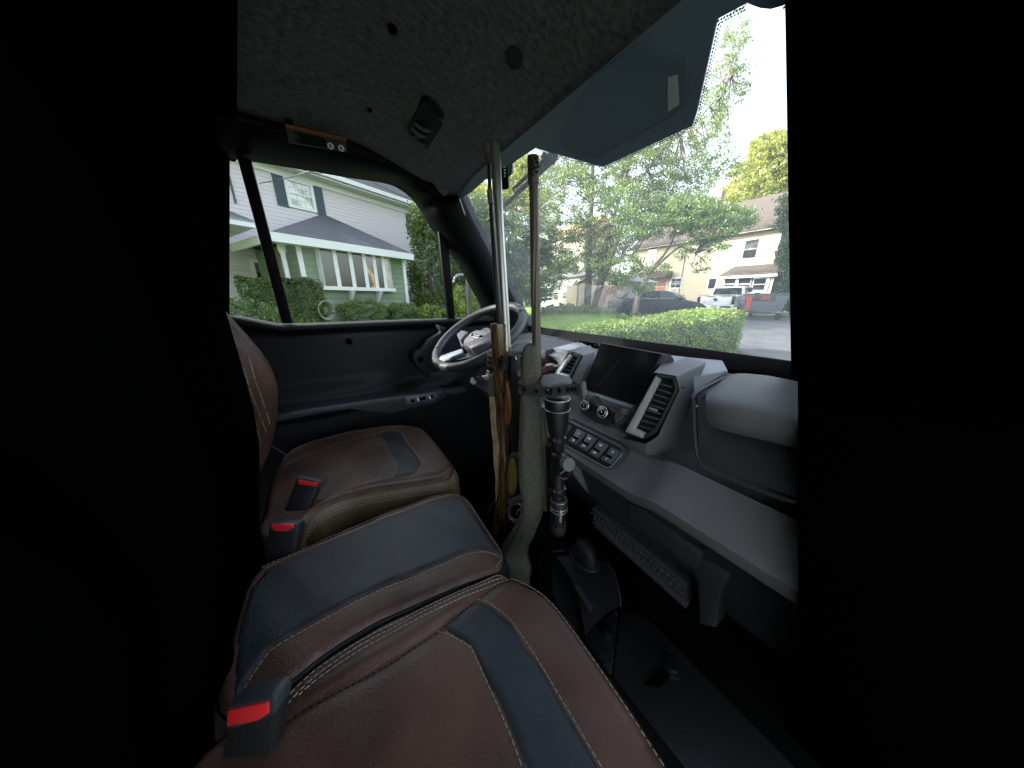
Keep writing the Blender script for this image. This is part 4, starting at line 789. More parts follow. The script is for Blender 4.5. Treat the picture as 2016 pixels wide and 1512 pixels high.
g = G(); g.rings(loft([(966, 984, 285, 1), (966, 984.5, 286, 1), (970.5, 988.5, 376, 1), (979, 995, 493, 1), (984.5, 1001, 590, 1), (987.5, 1003.5, 640, 1), (991, 1006.5, 690, 1)], pw=2)); g.build('barrel', M['stain'], RA, smooth=60)
g = G(); g.rings([[p + Vector((0, 0, 0)) for p in r] for r in loft([(968.5, 981.5, 284.2, 1), (969, 981, 284.6, 1)], pw=2)]); g.build('muzzle_bore', M['black'], RA)
g = G(); g.rings(loft([(959, 965.5, 322, 1), (961, 968, 380, 1), (968, 978, 493, 1), (974, 984, 580, 1), (979, 989, 638, 1)], Y=YR - 0.0026, pw=2)); g.build('ramrod_rail', M['gunblack'], RA, smooth=60)
g = G(); g.rings(loft([(952.5, 961, 280, 1), (951.6, 962, 283, 1), (952, 962.4, 288, 1), (953, 961.5, 289, 1), (952, 962.4, 291, 1), (953, 961.5, 293, 1), (952, 962.4, 295, 1), (953, 962, 299, 1), (953.5, 961.5, 302, 1), (956, 962, 303, 1), (957, 962.5, 322, 1)], Y=YR - 0.0026, pw=2)); g.build('ramrod_tip', mat('ramrod_brown', (.09, .055, .04), .5), RA, smooth=50)
g = G(); g.rings(loft([(958.6, 971, 375, 1.2), (961, 973, 401, 1.2)], Y=YR - 0.0039, pw=2)); g.build('ramrod_ferrule', M['stain'], RA, smooth=50)
st1 = [(967.5, 999, 637, 1, YR - .012), (967.2, 999.5, 640, 1, YR - .012), (968, 1000.5, 674, 1, YR - .012), (970, 1001.5, 700, 1, YR - .010), (972, 1002, 730, 1, YR - .006), (974, 1003, 760, 1, YR - .002), (976, 1003, 800), (977, 1003, 840), (980, 1003, 880), (982, 1010, 905), (982, 1013, 930), (982, 1014, 960), (979, 1012, 985), (972, 1008, 1010), (966, 1005, 1035), (964, 1004, 1060), (966, 1008, 1100), (968, 1012, 1160), (968, 1012, 1230)]
g = G(); g.rings(loft(st1, ratio=1.0, Y=YR + .004)); g.build('stock', WOOD, RA, smooth=70)
g = G(); q = [(1002.5, 690, ), (1005, 720), (1006, 740)]
# carved panel with bright wood, oval grip inlay
g.prism([onY(x, y, YR - 0.0143) for x, y in [(995, 748), (1000, 770), (1003, 800), (1003, 820), (999, 836), (992, 838), (990, 826), (991, 790)]], (0, .01, 0)); g.build('stock_inlay', mat('amber_wood', (.13, .045, .016), .2, col2=(.23, .09, .03), nscale=30, stretch=(3, 1, .3), coat=.6), RA, bevel=.003)
g = G(); g.prism([onY(1007 + 9 * math.cos(t), 939 + 36 * math.sin(t), YR - 0.0195) for t in np.linspace(0, 2 * math.pi, 25)[:-1]], (0, .012, 0)); g.build('grip_inlay', mat('olive_inlay', (.07, .075, .018), .35, col2=(.18, .17, .05), nscale=20, stretch=(3, 1, .4), coat=.4), RA, bevel=.002)
g = G(); g.prism([onY(1006.5 + 13 * math.cos(t), 937 + 45 * math.sin(t), YR - 0.0169) for t in np.linspace(0, 2 * math.pi, 25)[:-1]], (0, .04, 0)); g.build('grip_surround', mat('dark_laminate', (.018, .014, .016), .35, coat=.4), RA, bevel=.004)
g = G(); g.rings(loft([(976, 990, 985), (958, 975, 1008), (948, 966, 1025), (942, 962, 1045), (945, 968, 1070), (950, 975, 1100)], ratio=.8, Y=YR + .01)); g.build('wrist', WOOD, RA, smooth=70)
# receiver side, screws
g = G(); g.prism([onY(x, y, YR - 0.0078) for x, y in [(1001, 700), (1006, 700), (1008, 760), (1011, 900), (1006, 900)]], (0, .03, 0)); g.build('receiver', M['gunblack'], RA, bevel=.002)
g = G()
for x, y in [(968, 681), (972, 700), (975, 690)]: g.lathe(onY(x, y, YR - 0.0130), (0, -1, .2), [(0, .005), (.003, .0045), (.004, .002)], 10)
g.build('fore_end_screws', M['gunblack'], RA)
g = G(); c = onY(960, 734, YR - 0.0065); g.tube([c + Vector((math.cos(t) * .006, 0, math.sin(t) * .006)) for t in np.linspace(0, 2 * math.pi, 15)[:-1]], .0022, 6, closed=True); g.tube([c, c + Vector((.012, 0, -.008)), c + Vector((.016, 0, -.016))], .002, 6); g.build('sling_swivel', M['stain'], RA)
# sling
def strapband(path, wpx, Y, th, name, m, par):
    g = G(); rs = []
    for i, (x, y) in enumerate(path):
        a = onY(x - wpx / 2, y, Y); b = onY(x + wpx / 2, y, Y); rs.append([a, b, b + Vector((0, th, 0)), a + Vector((0, th, 0))])
    g.rings(rs); return g.build(name, m, par, bevel=.0006, seg=1, smooth=40)
strapband([(966.5, 738), (967, 756), (968, 784)], 8.5, YR - 0.0130, .006, 'sling_end', M['rubber'], RA)
sp = [(968.5, 782), (969, 800), (971, 826), (972, 850), (974.5, 873), (976.5, 897), (977, 920), (979.5, 940), (979.5, 960), (980.5, 980), (979.5, 992), (979.2, 999)]
sp = [(x + .6 * math.sin(i * 2.1), y) for i, (x, y) in enumerate(sp)]
strapband(sp, 9.5, YR - 0.0182, .005, 'sling', mat('camo_webbing', (.20, .16, .09), .9, col2=(.42, .34, .22), nscale=28, bump=.6, bscale=300), RA)
strapband([(964.5, 782), (965, 800), (967, 830), (970, 860)], 3, YR - 0.0143, .003, 'sling_edge', M['silver'], RA)
strapband([(979, 998), (981, 1020), (982, 1060), (984, 1100)], 9, YR - 0.0156, .006, 'sling_tail', M['black'], RA)
# ---- rifle with scope
RB = thing('scoped_rifle', onY(1030, 1160, YR) + Vector((0, 0, -.05)), 'rifle with speckled grey green stock, fluted barrel and black scope, right in rack', 'rifle')
YB = YR + .012
g = G(); secs = [(1038.8, 1060.2, 308), (1039, 1061, 310), (1040, 1061.4, 362), (1042.3, 1060, 363), (1043, 1060.5, 400), (1044, 1061.5, 464), (1045, 1062.6, 551), (1047, 1064.4, 638), (1047.6, 1065, 676), (1048, 1066, 748)]
rs = []; N = 30
zs_ = np.linspace(363, 748, 40)
def rings_fl(ys, fl):
    out = []
    for y in ys:
        xl = np.interp(y, [s[2] for s in secs], [s[0] for s in secs]); xr = np.interp(y, [s[2] for s in secs], [s[1] for s in secs]); a, b = onY(xl, y, YB), onY(xr, y, YB); c = (a + b) / 2; e2_ = Vector((c.x, c.y, 0)).normalized(); hw = abs((b - a).dot(Vector((e2_.y, -e2_.x, 0)))) / 2 * 1.05
        out.append([Vector((c.x + hw * (1 - fl(y) * .13 * max(0, math.cos(6 * (i * 2 * math.pi / 60) + (y - 363) * .016 * 1.6)) ** .5) * math.cos(i * 2 * math.pi / 60), c.y + hw * (1 - fl(y) * .13 * max(0, math.cos(6 * (i * 2 * math.pi / 60) + (y - 363) * .016 * 1.6)) ** .5) * math.sin(i * 2 * math.pi / 60), c.z)) for i in range(60)])
    return out
g.rings(rings_fl(list(np.linspace(363.5, 748, 90)), lambda y: sst((y - 400) / 30))); g.build('barrel', mat('cerakote_bronze', (.085, .072, .058), .45, .35, col2=(.12, .10, .08), nscale=3, stretch=(30, 30, 2)), RB, smooth=50)
g = G(); g.rings(rings_fl([308, 309.5, 361, 363], lambda y: 0)); MB_ = g.build('muzzle_brake', mat('brake_grey', (.07, .065, .06), .5, .3), RB, smooth=50)
g = G()
for x, y in [(1044.5, 313), (1052.5, 311.5), (1047, 320), (1056, 319), (1051, 329), (1058, 328), (1044, 331), (1055, 338), (1047, 341)]: 
    g.lathe(onY(x, y, YB - .0135), (0, -1, 0), [(-.004, .0021), (.0006, .0021)], 10)
g.build('brake_port', M['darkvoid'], MB_)
st2 = [(1040, 1050, 676), (1035.5, 1054, 678.5), (1032, 1057.5, 683), (1029.5, 1060, 692), (1027.8, 1061.5, 705), (1027, 1062, 740), (1026.5, 1063, 770), (1026, 1067, 800), (1024.8, 1071, 840), (1023.8, 1072.5, 880), (1023.5, 1075, 915), (1024, 1076, 940), (1027, 1075.5, 965), (1030, 1073, 984), (1028, 1069.5, 998), (1026, 1066, 1012), (1022, 1059.5, 1028), (1013, 1052, 1046), (1004, 1044, 1061), (996, 1041, 1072), (993, 1045, 1080), (993, 1049, 1086), (996, 1051.5, 1095), (1000, 1050, 1106), (997, 1048.5, 1120), (995, 1048.5, 1160), (995, 1049, 1230)]
g = G(); g.rings(loft(st2, ratio=.95, pw=3.3, n=40)); STK = g.build('stock', stockg, RB, smooth=45)
g = G(); g.rings(loft([(986.5, 1010, 1076), (987, 1016, 1080), (991, 1020, 1092), (996, 1020, 1103), (1000, 1018, 1110)], ratio=.9, Y=YR - 0.0078)); g.build('grip_cap', stockg, RB, smooth=60)
g = G(); g.prism([onY(x, y, YR - 0.0234) for x, y in [(989, 1080), (996, 1078), (1007, 1106), (1000, 1110)]], (0, .006, 0)); g.build('grip_cap_plate', mat('cap_plate', (.035, .045, .036), .6), RB, bevel=.001)
g = G()
for i in range(9):
    t = i / 8; x, y = lerp(1031, 1004, t), lerp(1049, 1090, t); hp = onY(x, y, YR - 0.0202); g.tube([hp + Vector((-.008, 0, .0035)), hp + Vector((0, -.0035, -.001)), hp + Vector((.009, 0, -.003))], .0022, 6)
g.build('grip_ridges', mat('ridge_green', (.05, .06, .045), .7), RB)
# magazine cut out, trigger guard, bolt handle
g = G(); g.prism([onY(x, y, YR - 0.0195) for x, y in [(1024, 919), (1032.5, 924), (1033, 982), (1025, 966)]], (0, .02, 0)); g.build('magazine', M['gunblack'], RB, bevel=.002)
g = G(); g.tube([onY(x, y, YR - 0.0202) for x, y in [(1041, 912), (1034, 921), (1041, 922), (1041, 984)]], .0018, 5); g.build('stock_relief', stockg, RB)
g = G(); cc = onY(1014, 1008, YR - 0.0130); ex = onY(1027, 1008, YR - 0.0130) - cc; ey = onY(1014, 990, YR - 0.0130) - cc; g.tube([cc + ex * math.cos(t) + ey * math.sin(t) + (ex * .25 if math.cos(t) > .3 else Vector()) for t in np.linspace(0, 2 * math.pi, 31)[:-1]], .0052, 8, closed=True, flat=1.0); g.build('trigger_guard', mat('guard_grey', (.12, .125, .12), .45, .4), RB, smooth=60)
g = G(); g.tube([onY(1024, 1002, YR - 0.0130), onY(1019, 1006, YR - 0.0130), onY(1017, 1014, YR - 0.0130)], .0022, 6); g.build('trigger', M['stain'], RB)
g = G(); g.prism([onY(x, y, YR - 0.0195) for x, y in [(998, 988), (1004, 982), (1020, 975), (1031, 973), (1033, 982), (1022, 986), (1014, 990), (1001, 993)]], (0, .014, 0)); g.build('floorplate_latch', mat('latch_grey', (.13, .135, .13), .4, .5), RB, bevel=.002)
# action, rail, scope
g = G(); g.rings(loft([(1060, 1071, 800), (1063, 1077, 850), (1066, 1080, 880), (1067, 1081, 1000)], ratio=1.3, Y=YB + .004)); g.build('action', mat('action_bronze', (.10, .09, .06), .5, .3), RB, smooth=50)
g = G(); g.prism([onY(x, y, YR) for x, y in [(1073, 878), (1080, 878), (1083, 1006), (1076, 1006)]], (0, .03, 0)); g.build('scope_rail', M['gunblack'], RB, bevel=.002)
def sl_(secs_, name, m, Y=YR + .01, par=RB, pw=2, smooth=40, cap=True):
    g = G(); g.rings(loft([(a, b, y, 1) for a, b, y in secs_], Y=Y, pw=pw, n=36), cap=cap); return g.build(name, m, par, smooth=smooth)
SCO = sl_([(1074.5, 1122, 783.5), (1074, 1122.5, 785), (1074, 1122.5, 800), (1074.6, 1121.5, 803), (1075, 1121.2, 806), (1076.5, 1119.6, 826), (1080, 1116.5, 846), (1083.5, 1113, 862), (1085.3, 1111, 876), (1085.6, 1110.5, 900), (1085.6, 1110.5, 1000), (1085.2, 1112.5, 1006), (1085.2, 1112.5, 1030)], 'scope_tube', M['gunblack'])
sl_([(1077, 1119.5, 782.2), (1080, 1116, 783.2)], 'objective_lens', M['gloss'])
g = G(); a = loft([(1074, 1122.5, 783.2, 1)], Y=YR + .01, pw=2, n=36)[0]; g.tube(a, .0013, 6, closed=True); g.build('objective_rim', mat('worn_rim', (.5, .52, .55), .3, .6), RB)
g = G(); a = loft([(1073.6, 1123, 803.5, 1)], Y=YR + .01, pw=2, n=36)[0]; g.tube(a, .0007, 5, closed=True); g.build('bell_ring', M['silver'], RB)
sl_([(1087, 1115, 979), (1085, 1117, 981), (1085, 1116.5, 1001), (1086.5, 1114, 1003)], 'magnification_ring', M['rubberb'])
for yy in (982, 996, 1001.5):
    g = G(); a = loft([(1085.2, 1116.8, yy, 1)], Y=YR + .01, pw=2, n=36)[0]; g.tube(a, .0006, 4, closed=True); g.build('ring_line', M['silver'], RB)
sl_([(1084, 1114, 1028), (1083.2, 1115, 1033), (1084, 1114, 1042), (1086, 1112, 1046)], 'eyecup', M['rubberb'])
for y0 in (864, 964):
    sl_([(1083.5, 1113, y0 - 7), (1083, 1113.5, y0 - 6), (1083, 1113.5, y0 + 6), (1083.5, 1113, y0 + 7)], 'scope_ring', M['gunblack'], smooth=30)
    g = G(); g.prism([onY(x, y, YR - 0.0052) for x, y in [(1083, y0 - 6), (1095, y0 - 2), (1097, y0 + 6), (1083, y0 + 8)]], (0, -.008, 0)); g.build('ring_clamp', M['rubberb'], RB, bevel=.002)
    g = G(); g.lathe(onY(1112.5, y0 - 2, YR - 0.0065), (.3, -1, 0), [(0, .003), (.002, .0025)], 8); g.build('ring_screw', M['stain'], RB)
g = G(); c = onY(1101, 912, YR + .0); g.box(c, (.034, .03, .05)); g.build('turret_saddle', M['gunblack'], RB, bevel=.01, seg=3)
for px, py, ax, r, m in [(1111, 929, (.35, -1, .25), .0155, M['gunblack']), (1118, 914, (1, -.35, .35), .0135, mat('turret_grey', (.08, .09, .10), .45))]:
    p = onY(px, py, YR - 0.0078); ax = Vector(ax).normalized(); g = G(); g.lathe(p - ax * .016, ax, [(0, r * .8), (.006, r * .9), (.007, r), (.02, r), (.022, r * .9), (.022, .0005)], 28); g.build('turret_cap', m, RB, smooth=40)
    u = ax.orthogonal().normalized(); v = ax.cross(u); q = p + ax * .0065
    if px < 1115: g = G(); g.tube([q - u * r * .5 - v * .002, q + u * r * .45], .0011, 5); g.tube([q + (u * math.cos(t) + v * math.sin(t)) * r * .78 for t in np.linspace(.3, 1.8, 10)], .0008, 4); g.build('turret_mark', M['silver'], RB)
text('VORTEX', .0085, onY(1104.5, 1017, YR - 0.0120), (0, 0, 1), (-1, 0, 0), M['trimw'], RB, 'scope_lettering', .0003)
# ---- rack
RK = thing('gun_rack', onY(1020, 1180, YR) + Vector((0, .03, -.05)), 'black upright gun rack with rubber straps holding two rifles', 'gun rack')
g = G(); g.prism([onY(x, y, YR + .02) for x, y in [(1003, 700), (1007, 697), (1024, 698), (1027, 704), (1028, 1000), (1062, 1090), (1062, 1230), (1030, 1230), (1010, 1000), (1004, 900)]], (0, .05, 0)); g.build('upright', M['black'], RK, bevel=.005)
g = G(); g.prism([onY(1050, 1080, YR + .01), onY(1061, 1090, YR + .01), onY(1062, 1230, YR + .01), onY(1046, 1230, YR + .01)], (0, .05, 0)); g.build('butt_cup', M['black'], RK, bevel=.003)
g = G(); g.tube([onY(1005, 699, YR + .005), onY(1012, 699, YR + .003), onY(1015, 704, YR + .003), onY(1016, 708, YR + .003)], .0018, 5); g.build('rack_edge', M['silver'], RK)
def shelf(pts, z_th, m, nm):
    g = G(); g.prism(pts, (0, 0, -z_th)); return g.build(nm, m, RK, bevel=.0025)
zt = onY(1030, 690, YR).z
shelf([onZ(x, y, zt) for x, y in [(1008, 692), (1009, 684), (1033, 677), (1040, 688), (1036, 692)]], .006, M['rubber'], 'cradle_pad')
zt2 = onY(1090, 757, YR - 0.0033).z
shelf([onZ(x, y, zt2 + .0) for x, y in [(1063, 751), (1068, 738), (1085, 735), (1107, 737), (1124, 743), (1127, 750), (1120, 755), (1104, 754), (1094, 755), (1080, 759), (1066, 758)]], .007, M['rubber'], 'cradle_pad')
def band(pts, hpx, nm, m, Ys, th=.004, holes=()):
    g = G(); g1 = G(); rs = []; 
    for (x, y), Yv in zip(pts, Ys):
        a = onY(x, y - hpx / 2, Yv); b = onY(x, y + hpx / 2, Yv); n = Vector((0, th, 0)); lipz = .0035
        rs.append([a + Vector((0, -.0012, .001)), a + Vector((0, -.0012, -.003)), a + Vector((0, .0003, -.0035)), b + Vector((0, .0003, .0035)), b + Vector((0, -.0012, .003)), b + Vector((0, -.0012, -.001)), b + n, a + n])
    g.rings(rs); o = g.build(nm, m, RK, bevel=0, smooth=50); return o
sm = lambda L, k=6: [(p.x, p.y, p.z) for p in smooth_path(L, k)]
b1_ = sm([(1004, 716, 0.3470), (990, 717, 0.3272), (975, 715, 0.3248), (965, 712, 0.3290), (960, 708, 0.3410), (960, 704, .36), (966, 700, .385)])
band([(x, y) for x, y, _ in b1_], 21, 'rubber_strap', M['rubberb'], [q for *_, q in b1_])
b2_ = sm([(1030, 756, .36), (1023, 760, 0.3470), (1023, 764, 0.3350), (1032, 768, 0.3272), (1050, 771, 0.3248), (1070, 772, 0.3248), (1095, 771, 0.3272), (1115, 768, 0.3308), (1136, 766, 0.3350), (1148, 766, 0.3380)])
band([(x, y) for x, y, _ in b2_], 19, 'rubber_strap', M['rubber'], [q for *_, q in b2_])
g = G(); 
for x, y, yy, r in [(1032, 766.5, 0.3251, .0052), (1055.5, 770.5, 0.3227, .0052), (1101, 769, 0.3254, .0052), (1117, 767.5, 0.3284, .0045), (1127, 767, 0.3308, .004), (1135, 766.5, 0.3326, .004)]:
    g = G(); g.lathe(onY(x, y, yy), (0, -1, 0), [(-.001, r), (.0006, r), (.0006, r * .62), (-.0006, r * .6), (-.0006, .0003)], 18); g.build('strap_eyelet', M['gunblack'], RK, smooth=30)
g = G(); p = onY(1082, 771, 0.3236); g.lathe(p, (0, -1, 0), [(-.001, .0068), (.002, .0068), (.003, .005), (.007, .005), (.008, .0035)], 20); g.build('strap_knob', M['gunblack'], RK)
for x, y, yy in [(964.5, 714, 0.3266), (982.5, 716, 0.3224)]: g = G(); g.lathe(onY(x, y, yy), (0, -1, 0), [(-.001, .0045), (.0006, .0045), (.0006, .0028), (-.0004, .0026)], 16); g.build('strap_eyelet', M['gunblack'], RK, smooth=30)
g = G(); Q = [onY(x, y, 0.3308) for x, y in [(1133, 754.5), (1146, 752), (1149, 781), (1136, 780)]]; g.prism(Q, (0, .01, 0)); g.build('strap_end_loop', M['rubber'], RK, bevel=.002)
g = G(); Q = [onY(x, y, 0.3299) for x, y in [(1137, 757), (1144, 756), (1146, 777), (1138, 777)]]; g.prism(Q, (0, .004, 0)); g.build('loop_window', mat('loop_slate', (.06, .07, .08), .5), RK, bevel=.0006)
g = G(); g.prism([onY(x, y, 0.3440) for x, y in [(1148, 756), (1152, 772), (1146, 790), (1140, 784), (1146, 770)]], (0, .006, 0)); g.build('loop_hook', M['rubber'], RK, bevel=.001)
g = G(); g.lathe(onY(1024.5, 733, 0.3410), (-.6, -1, 0), [(0, .006), (.005, .005), (.008, .003)], 12); g.lathe(onY(1024, 738, 0.3410), (-.6, -1, 0), [(0, .005), (.005, .004)], 10); g.build('rack_knob', M['stain'], RK)
g = G(); g.tube([onY(1071, 802, .37), onY(1071, 900, .37)], .004, 6); g.build('rack_bolts', M['gunblack'], RK)
# ================================================================== the setting
def struct(o): o['kind'] = 'structure'; return o
def on_g(px, py): return onZ(px, py, GZ)
LAWN0 = np.array(atk(1440, 600, 9.0))
def gh(x, y):
    """ground height: flat drive, lawn that rises gently towards the shrubs at its far side"""
    k = FW[0] * x + FW[1] * y; u = RT[0] * x + RT[1] * y       # depth and side as seen from the vehicle
    r = sst((k - 6) / 8) * (1 - sst((k - 15.5) / 3.5)) * (1 - sst((u / max(k, .1) - .40) / .10))
    left = 1 - sst((u / max(k, 1) + .1) / .3)
    return GZ + .27 * sst((k - 8) / 6) + .38 * r * (1 - left) + .10 * left * sst((k - 4) / 5) * (1 - sst((k - 14) / 3))
g = G(); n = 150
ax = np.sign(np.linspace(-1, 1, n)) * np.abs(np.linspace(-1, 1, n)) ** 2.2 * 260
def gmat_idx(x, y): return 0
P = [[(x + -6, y + 10, gh(x - 6, y + 10)) for x in ax] for y in ax]
g.rings(P, cap=False, closed=False); struct(g.build('lawn', M['lawn'], None, smooth=80))
# driveway: right of the hedge, under the vehicle, widened leftwards to cut green bounce
dr = [on_g(1432, 700), on_g(1380, 740), Vector((-2.2, 2.4, GZ)), Vector((-2.6, -6, GZ)), Vector((9, -6, GZ)), Vector((9, 60, GZ)), Vector((-9.5, 60, GZ))]
far = [Vector((-17, 19.6, GZ)), Vector((-11.5, 14.6, GZ)), Vector((-6.1, 13.5, GZ))]
g = G(); dp = [Vector((-2.0, 7.2, 0)), Vector((-2.6, 4.4, 0)), Vector((-5.2, 3.0, 0)), Vector((-5.6, -8, 0)), Vector((14, -8, 0)), Vector((14, 26.9, 0)), Vector((-19, 26.9, 0)), Vector((-15.2, 16.5, 0)), Vector((-10.2, 13.6, 0)), Vector((-6.2, 13.4, 0)), Vector((-4.3, 11.6, 0)), Vector((-3.1, 9.6, 0))]
A = np.array([(p.x, p.y) for p in dp]); Ai = [Vector((p.x, p.y)) for p in dp]; gx, gy = np.meshgrid(np.arange(-17, 14, .6), np.arange(-8, 26.9, .6)); gp = [Vector(p) for p in np.stack([gx.ravel(), gy.ravel()], 1)]
vs, es, fs, *_ = delaunay_2d_cdt(Ai + gp, [(i, (i + 1) % len(Ai)) for i in range(len(Ai))], [list(range(len(Ai)))], 1, 1e-5)
g.add([(v.x, v.y, gh(v.x, v.y) + .012) for v in vs], fs); struct(g.build('driveway', M['asphalt'], None, smooth=80))
g = G(); ld = [(-2.0, 7.0), (-2.3, 7.0), (-2.5, 4.2), (-2.4, 1.0), (-1.7, 1.0), (-1.55, 4.2), (-1.7, 7.3), (-2.6, 9.4), (-3.0, 9.5)]
g.prism([Vector((x, y, GZ + .022)) for x, y in ld], (0, 0, -.008)); o = g.build('leaf_litter', M['dirt'], None); o['kind'] = 'stuff'
# ------------------------------------------------------------------ generic builders
def wbox(g, P, u, v, n, a0, a1, b0, b1, c0, c1, mi=0):
    """box in a wall frame: along u, up v, out n"""
    pts = [P + u * a + v * b + n * c for a in (a0, a1) for b in (b0, b1) for c in (c0, c1)]
    return g.add(pts, [(0, 1, 3, 2), (4, 6, 7, 5), (0, 4, 5, 1), (2, 3, 7, 6), (0, 2, 6, 4), (1, 5, 7, 3)], mi)
UZ = Vector((0, 0, 1))
def window(par, P, u, n, a0, a1, b0, b1, sash=True, grid=(0, 0), fr=.07, frm='trimw', pane='pane', out=.03, name='window'):
    g = G(); wbox(g, P, u, UZ, n, a0 - fr, a1 + fr, b1, b1 + fr, .0, out); wbox(g, P, u, UZ, n, a0 - fr, a1 + fr, b0 - fr, b0, 0, out); wbox(g, P, u, UZ, n, a0 - fr, a0, b0, b1, 0, out); wbox(g, P, u, UZ, n, a1, a1 + fr, b0, b1, 0, out)
    if sash: mb = (b0 + b1) / 2; wbox(g, P, u, UZ, n, a0, a1, mb - .025, mb + .025, 0, out * .8)
    for i in range(1, grid[0]): x = lerp(a0, a1, i / grid[0]); wbox(g, P, u, UZ, n, x - .012, x + .012, b0, b1, 0, out * .5)
    for i in range(1, grid[1]): z = lerp(b0, b1, i / grid[1]); wbox(g, P, u, UZ, n, a0, a1, z - .012, z + .012, 0, out * .45)
    w_ = g.build(name, M[frm], par, smooth=0, weld=False); g = G(); wbox(g, P, u, UZ, n, a0, a1, b0, b1, -.01, .008); g.build('pane', M[pane] if isinstance(pane, str) else pane, w_, smooth=0); return w_
def ab(px, py, P, u, n):
    """pixel -> (along, up) on the wall plane"""
    q = onP(px, py, P, n) - P; return q.dot(u), q.z
# ------------------------------------------------------------------ lilac house on the left
u = Vector((-.42, .907, 0)).normalized(); n = Vector((.907, .42, 0)).normalized()
E0 = Vector((-12.43, -1.22, 4.0)); HA = thing('lilac_house', Vector((-14.5, 0, GZ)), 'two storey lilac grey house with slate shutters and a green shingled bay wing', 'house')
W0 = Vector((E0.x, E0.y, GZ)); a1 = ab(855, 430, E0, u, n)[0] + 5.0; a0 = -11.0  # wall run lengthened both ways to block the low sun
g = G(); wbox(g, W0, u, UZ, n, a0, a1, 0, 4.0 - GZ, -8, 0); g.build('wall', M['pinkside'], HA, smooth=0)
# roof, soffit, gutter
eo = .45; g = G(); EZ = 4.02
Pp = lambda a, c, z: W0 + u * a + n * c + UZ * (z - GZ)
sec = [(eo, EZ - .02), (eo, EZ + .12), (-4, EZ + 2.9), (-8.5, EZ + .1), (-8.5, EZ - .05)]
g.rings([[Pp(a0 - .4, c, z) for c, z in sec], [Pp(a1 + .3, c, z) for c, z in sec]]); RF = g.build('roof', M['shingle'], HA, smooth=0)
g = G(); wbox(g, W0, u, UZ, n, a0 - .4, a1 + .3, EZ - GZ - .05, EZ - GZ + .10, eo, eo + .10); g.build('gutter', M['trimw'], HA, smooth=0, bevel=.02)
g = G(); wbox(g, W0, u, UZ, n, a0 - .4, a1 + .3, EZ - GZ - .28, EZ - GZ - .05, .004, .05); wbox(g, W0, u, UZ, n, a0 - .4, a1 + .3, EZ - GZ - .10, EZ - GZ - .055, .05, eo); g.build('soffit', M['trimw'], HA, smooth=0)
def rect(x0, y0, x1, y1, P=W0, nn=None):
    nn = nn or n; a, b = ab(x0, y0, P, u, nn), ab(x1, y1, P, u, nn); return min(a[0], b[0]), max(a[0], b[0]), min(a[1], b[1]), max(a[1], b[1])
refl = mat('painted_reflection_pane', (.10, .12, .05), .08, spec=1, coat=1, col2=(.5, .52, .42), nscale=2.2, detail=6, ramp=(.42, .55))  # yellowish reflection is painted into the pane colour by noise
def rectm(xl_, xr_, yt_, yb_):
    ym = (yt_ + yb_) / 2; xm = (xl_ + xr_) / 2; return ab(xl_, ym, W0, u, n)[0], ab(xr_, ym, W0, u, n)[0], ab(xm, yb_, W0, u, n)[1], ab(xm, yt_, W0, u, n)[1]
A = rectm(570, 611.5, 362, 406); window(HA, W0, u, n, *A, grid=(3, 4), pane=refl, fr=.10, out=.05)
for x0, x1 in ((542, 565), (617, 634)):
    B = rectm(x0, x1, 350, 410); g = G(); wbox(g, W0, u, UZ, n, B[0], B[1], A[2] - .12, A[3] + .1, 0, .04)
    for k in range(12): z = lerp(A[2], A[3], k / 11); wbox(g, W0, u, UZ, n, B[0] + .05, B[1] - .05, z - .012, z + .02, .04, .052)
    g.build('shutter', M['shutter'], HA, smooth=0, weld=False)
A2 = rectm(814, 850, 430, 458); A = (A2[0], A2[1], A[2], A[3]); window(HA, W0, u, n, *A, grid=(3, 4), fr=.09)
B = rectm(800, 811, 420, 460); g = G(); wbox(g, W0, u, UZ, n, B[0], B[1], A[2] - .1, A[3] + .1, 0, .04); g.build('shutter', M['shutter'], HA, smooth=0)
A = rect(440, 335, 462, 400); g = G(); wbox(g, W0, u, UZ, n, A[0] + .1, A[1], A[2], A[3], 0, .04); g.build('shutter', M['shutter'], HA, smooth=0)
# lower wing
F0 = Vector((-9.03, -.87, GZ)); FZ_ = 1.5; fa1 = ab(812, 502, F0, u, n)[0]
wn0 = F0 - n * .35; wg = thing('dummy', (0, 0, 0), 'x', 'x') if False else None
dep = (F0 - W0).dot(n) - .35
wa0 = ab(588, 510, wn0, u, n)[0]; wa1 = ab(798, 540, wn0, u, n)[0]
g = G(); wbox(g, wn0, u, UZ, n, wa0, wa1, 0, FZ_ - GZ - .12, -dep, 0); g.build('wing_wall', M['greenside'], HA, smooth=0)
apex = onP(636, 421, W0, n); 
f0, f1 = F0 + UZ * (FZ_ - GZ), F0 + u * fa1 + UZ * (FZ_ - GZ); bl_ = f0 - n * (dep + .35); br = f1 - n * (dep + .35)
l0 = f0 - UZ * .0
g = G(); g.add([f0, f1, br, bl_, apex + n * .01, f0 - UZ * .05, f1 - UZ * .05, br - UZ * .05, bl_ - UZ * .05], [(0, 1, 4), (1, 2, 4), (3, 0, 4), (2, 3, 4), (5, 6, 1, 0), (6, 7, 2, 1), (7, 8, 3, 2), (8, 5, 0, 3), (8, 7, 6, 5)]); g.build('wing_roof', M['shingle'], HA, smooth=0)
g = G(); wbox(g, F0, u, UZ, n, -.02, fa1, FZ_ - GZ - .22, FZ_ - GZ - .02, .0, .06); wbox(g, F0, u, UZ, n, -.08, -.02, FZ_ - GZ - .22, FZ_ - GZ - .02, -dep, .06); wbox(g, F0, u, UZ, n, 0, fa1, FZ_ - GZ - .2, FZ_ - GZ - .16, -.4, 0); g.build('fascia', M['trimw'], HA, smooth=0)
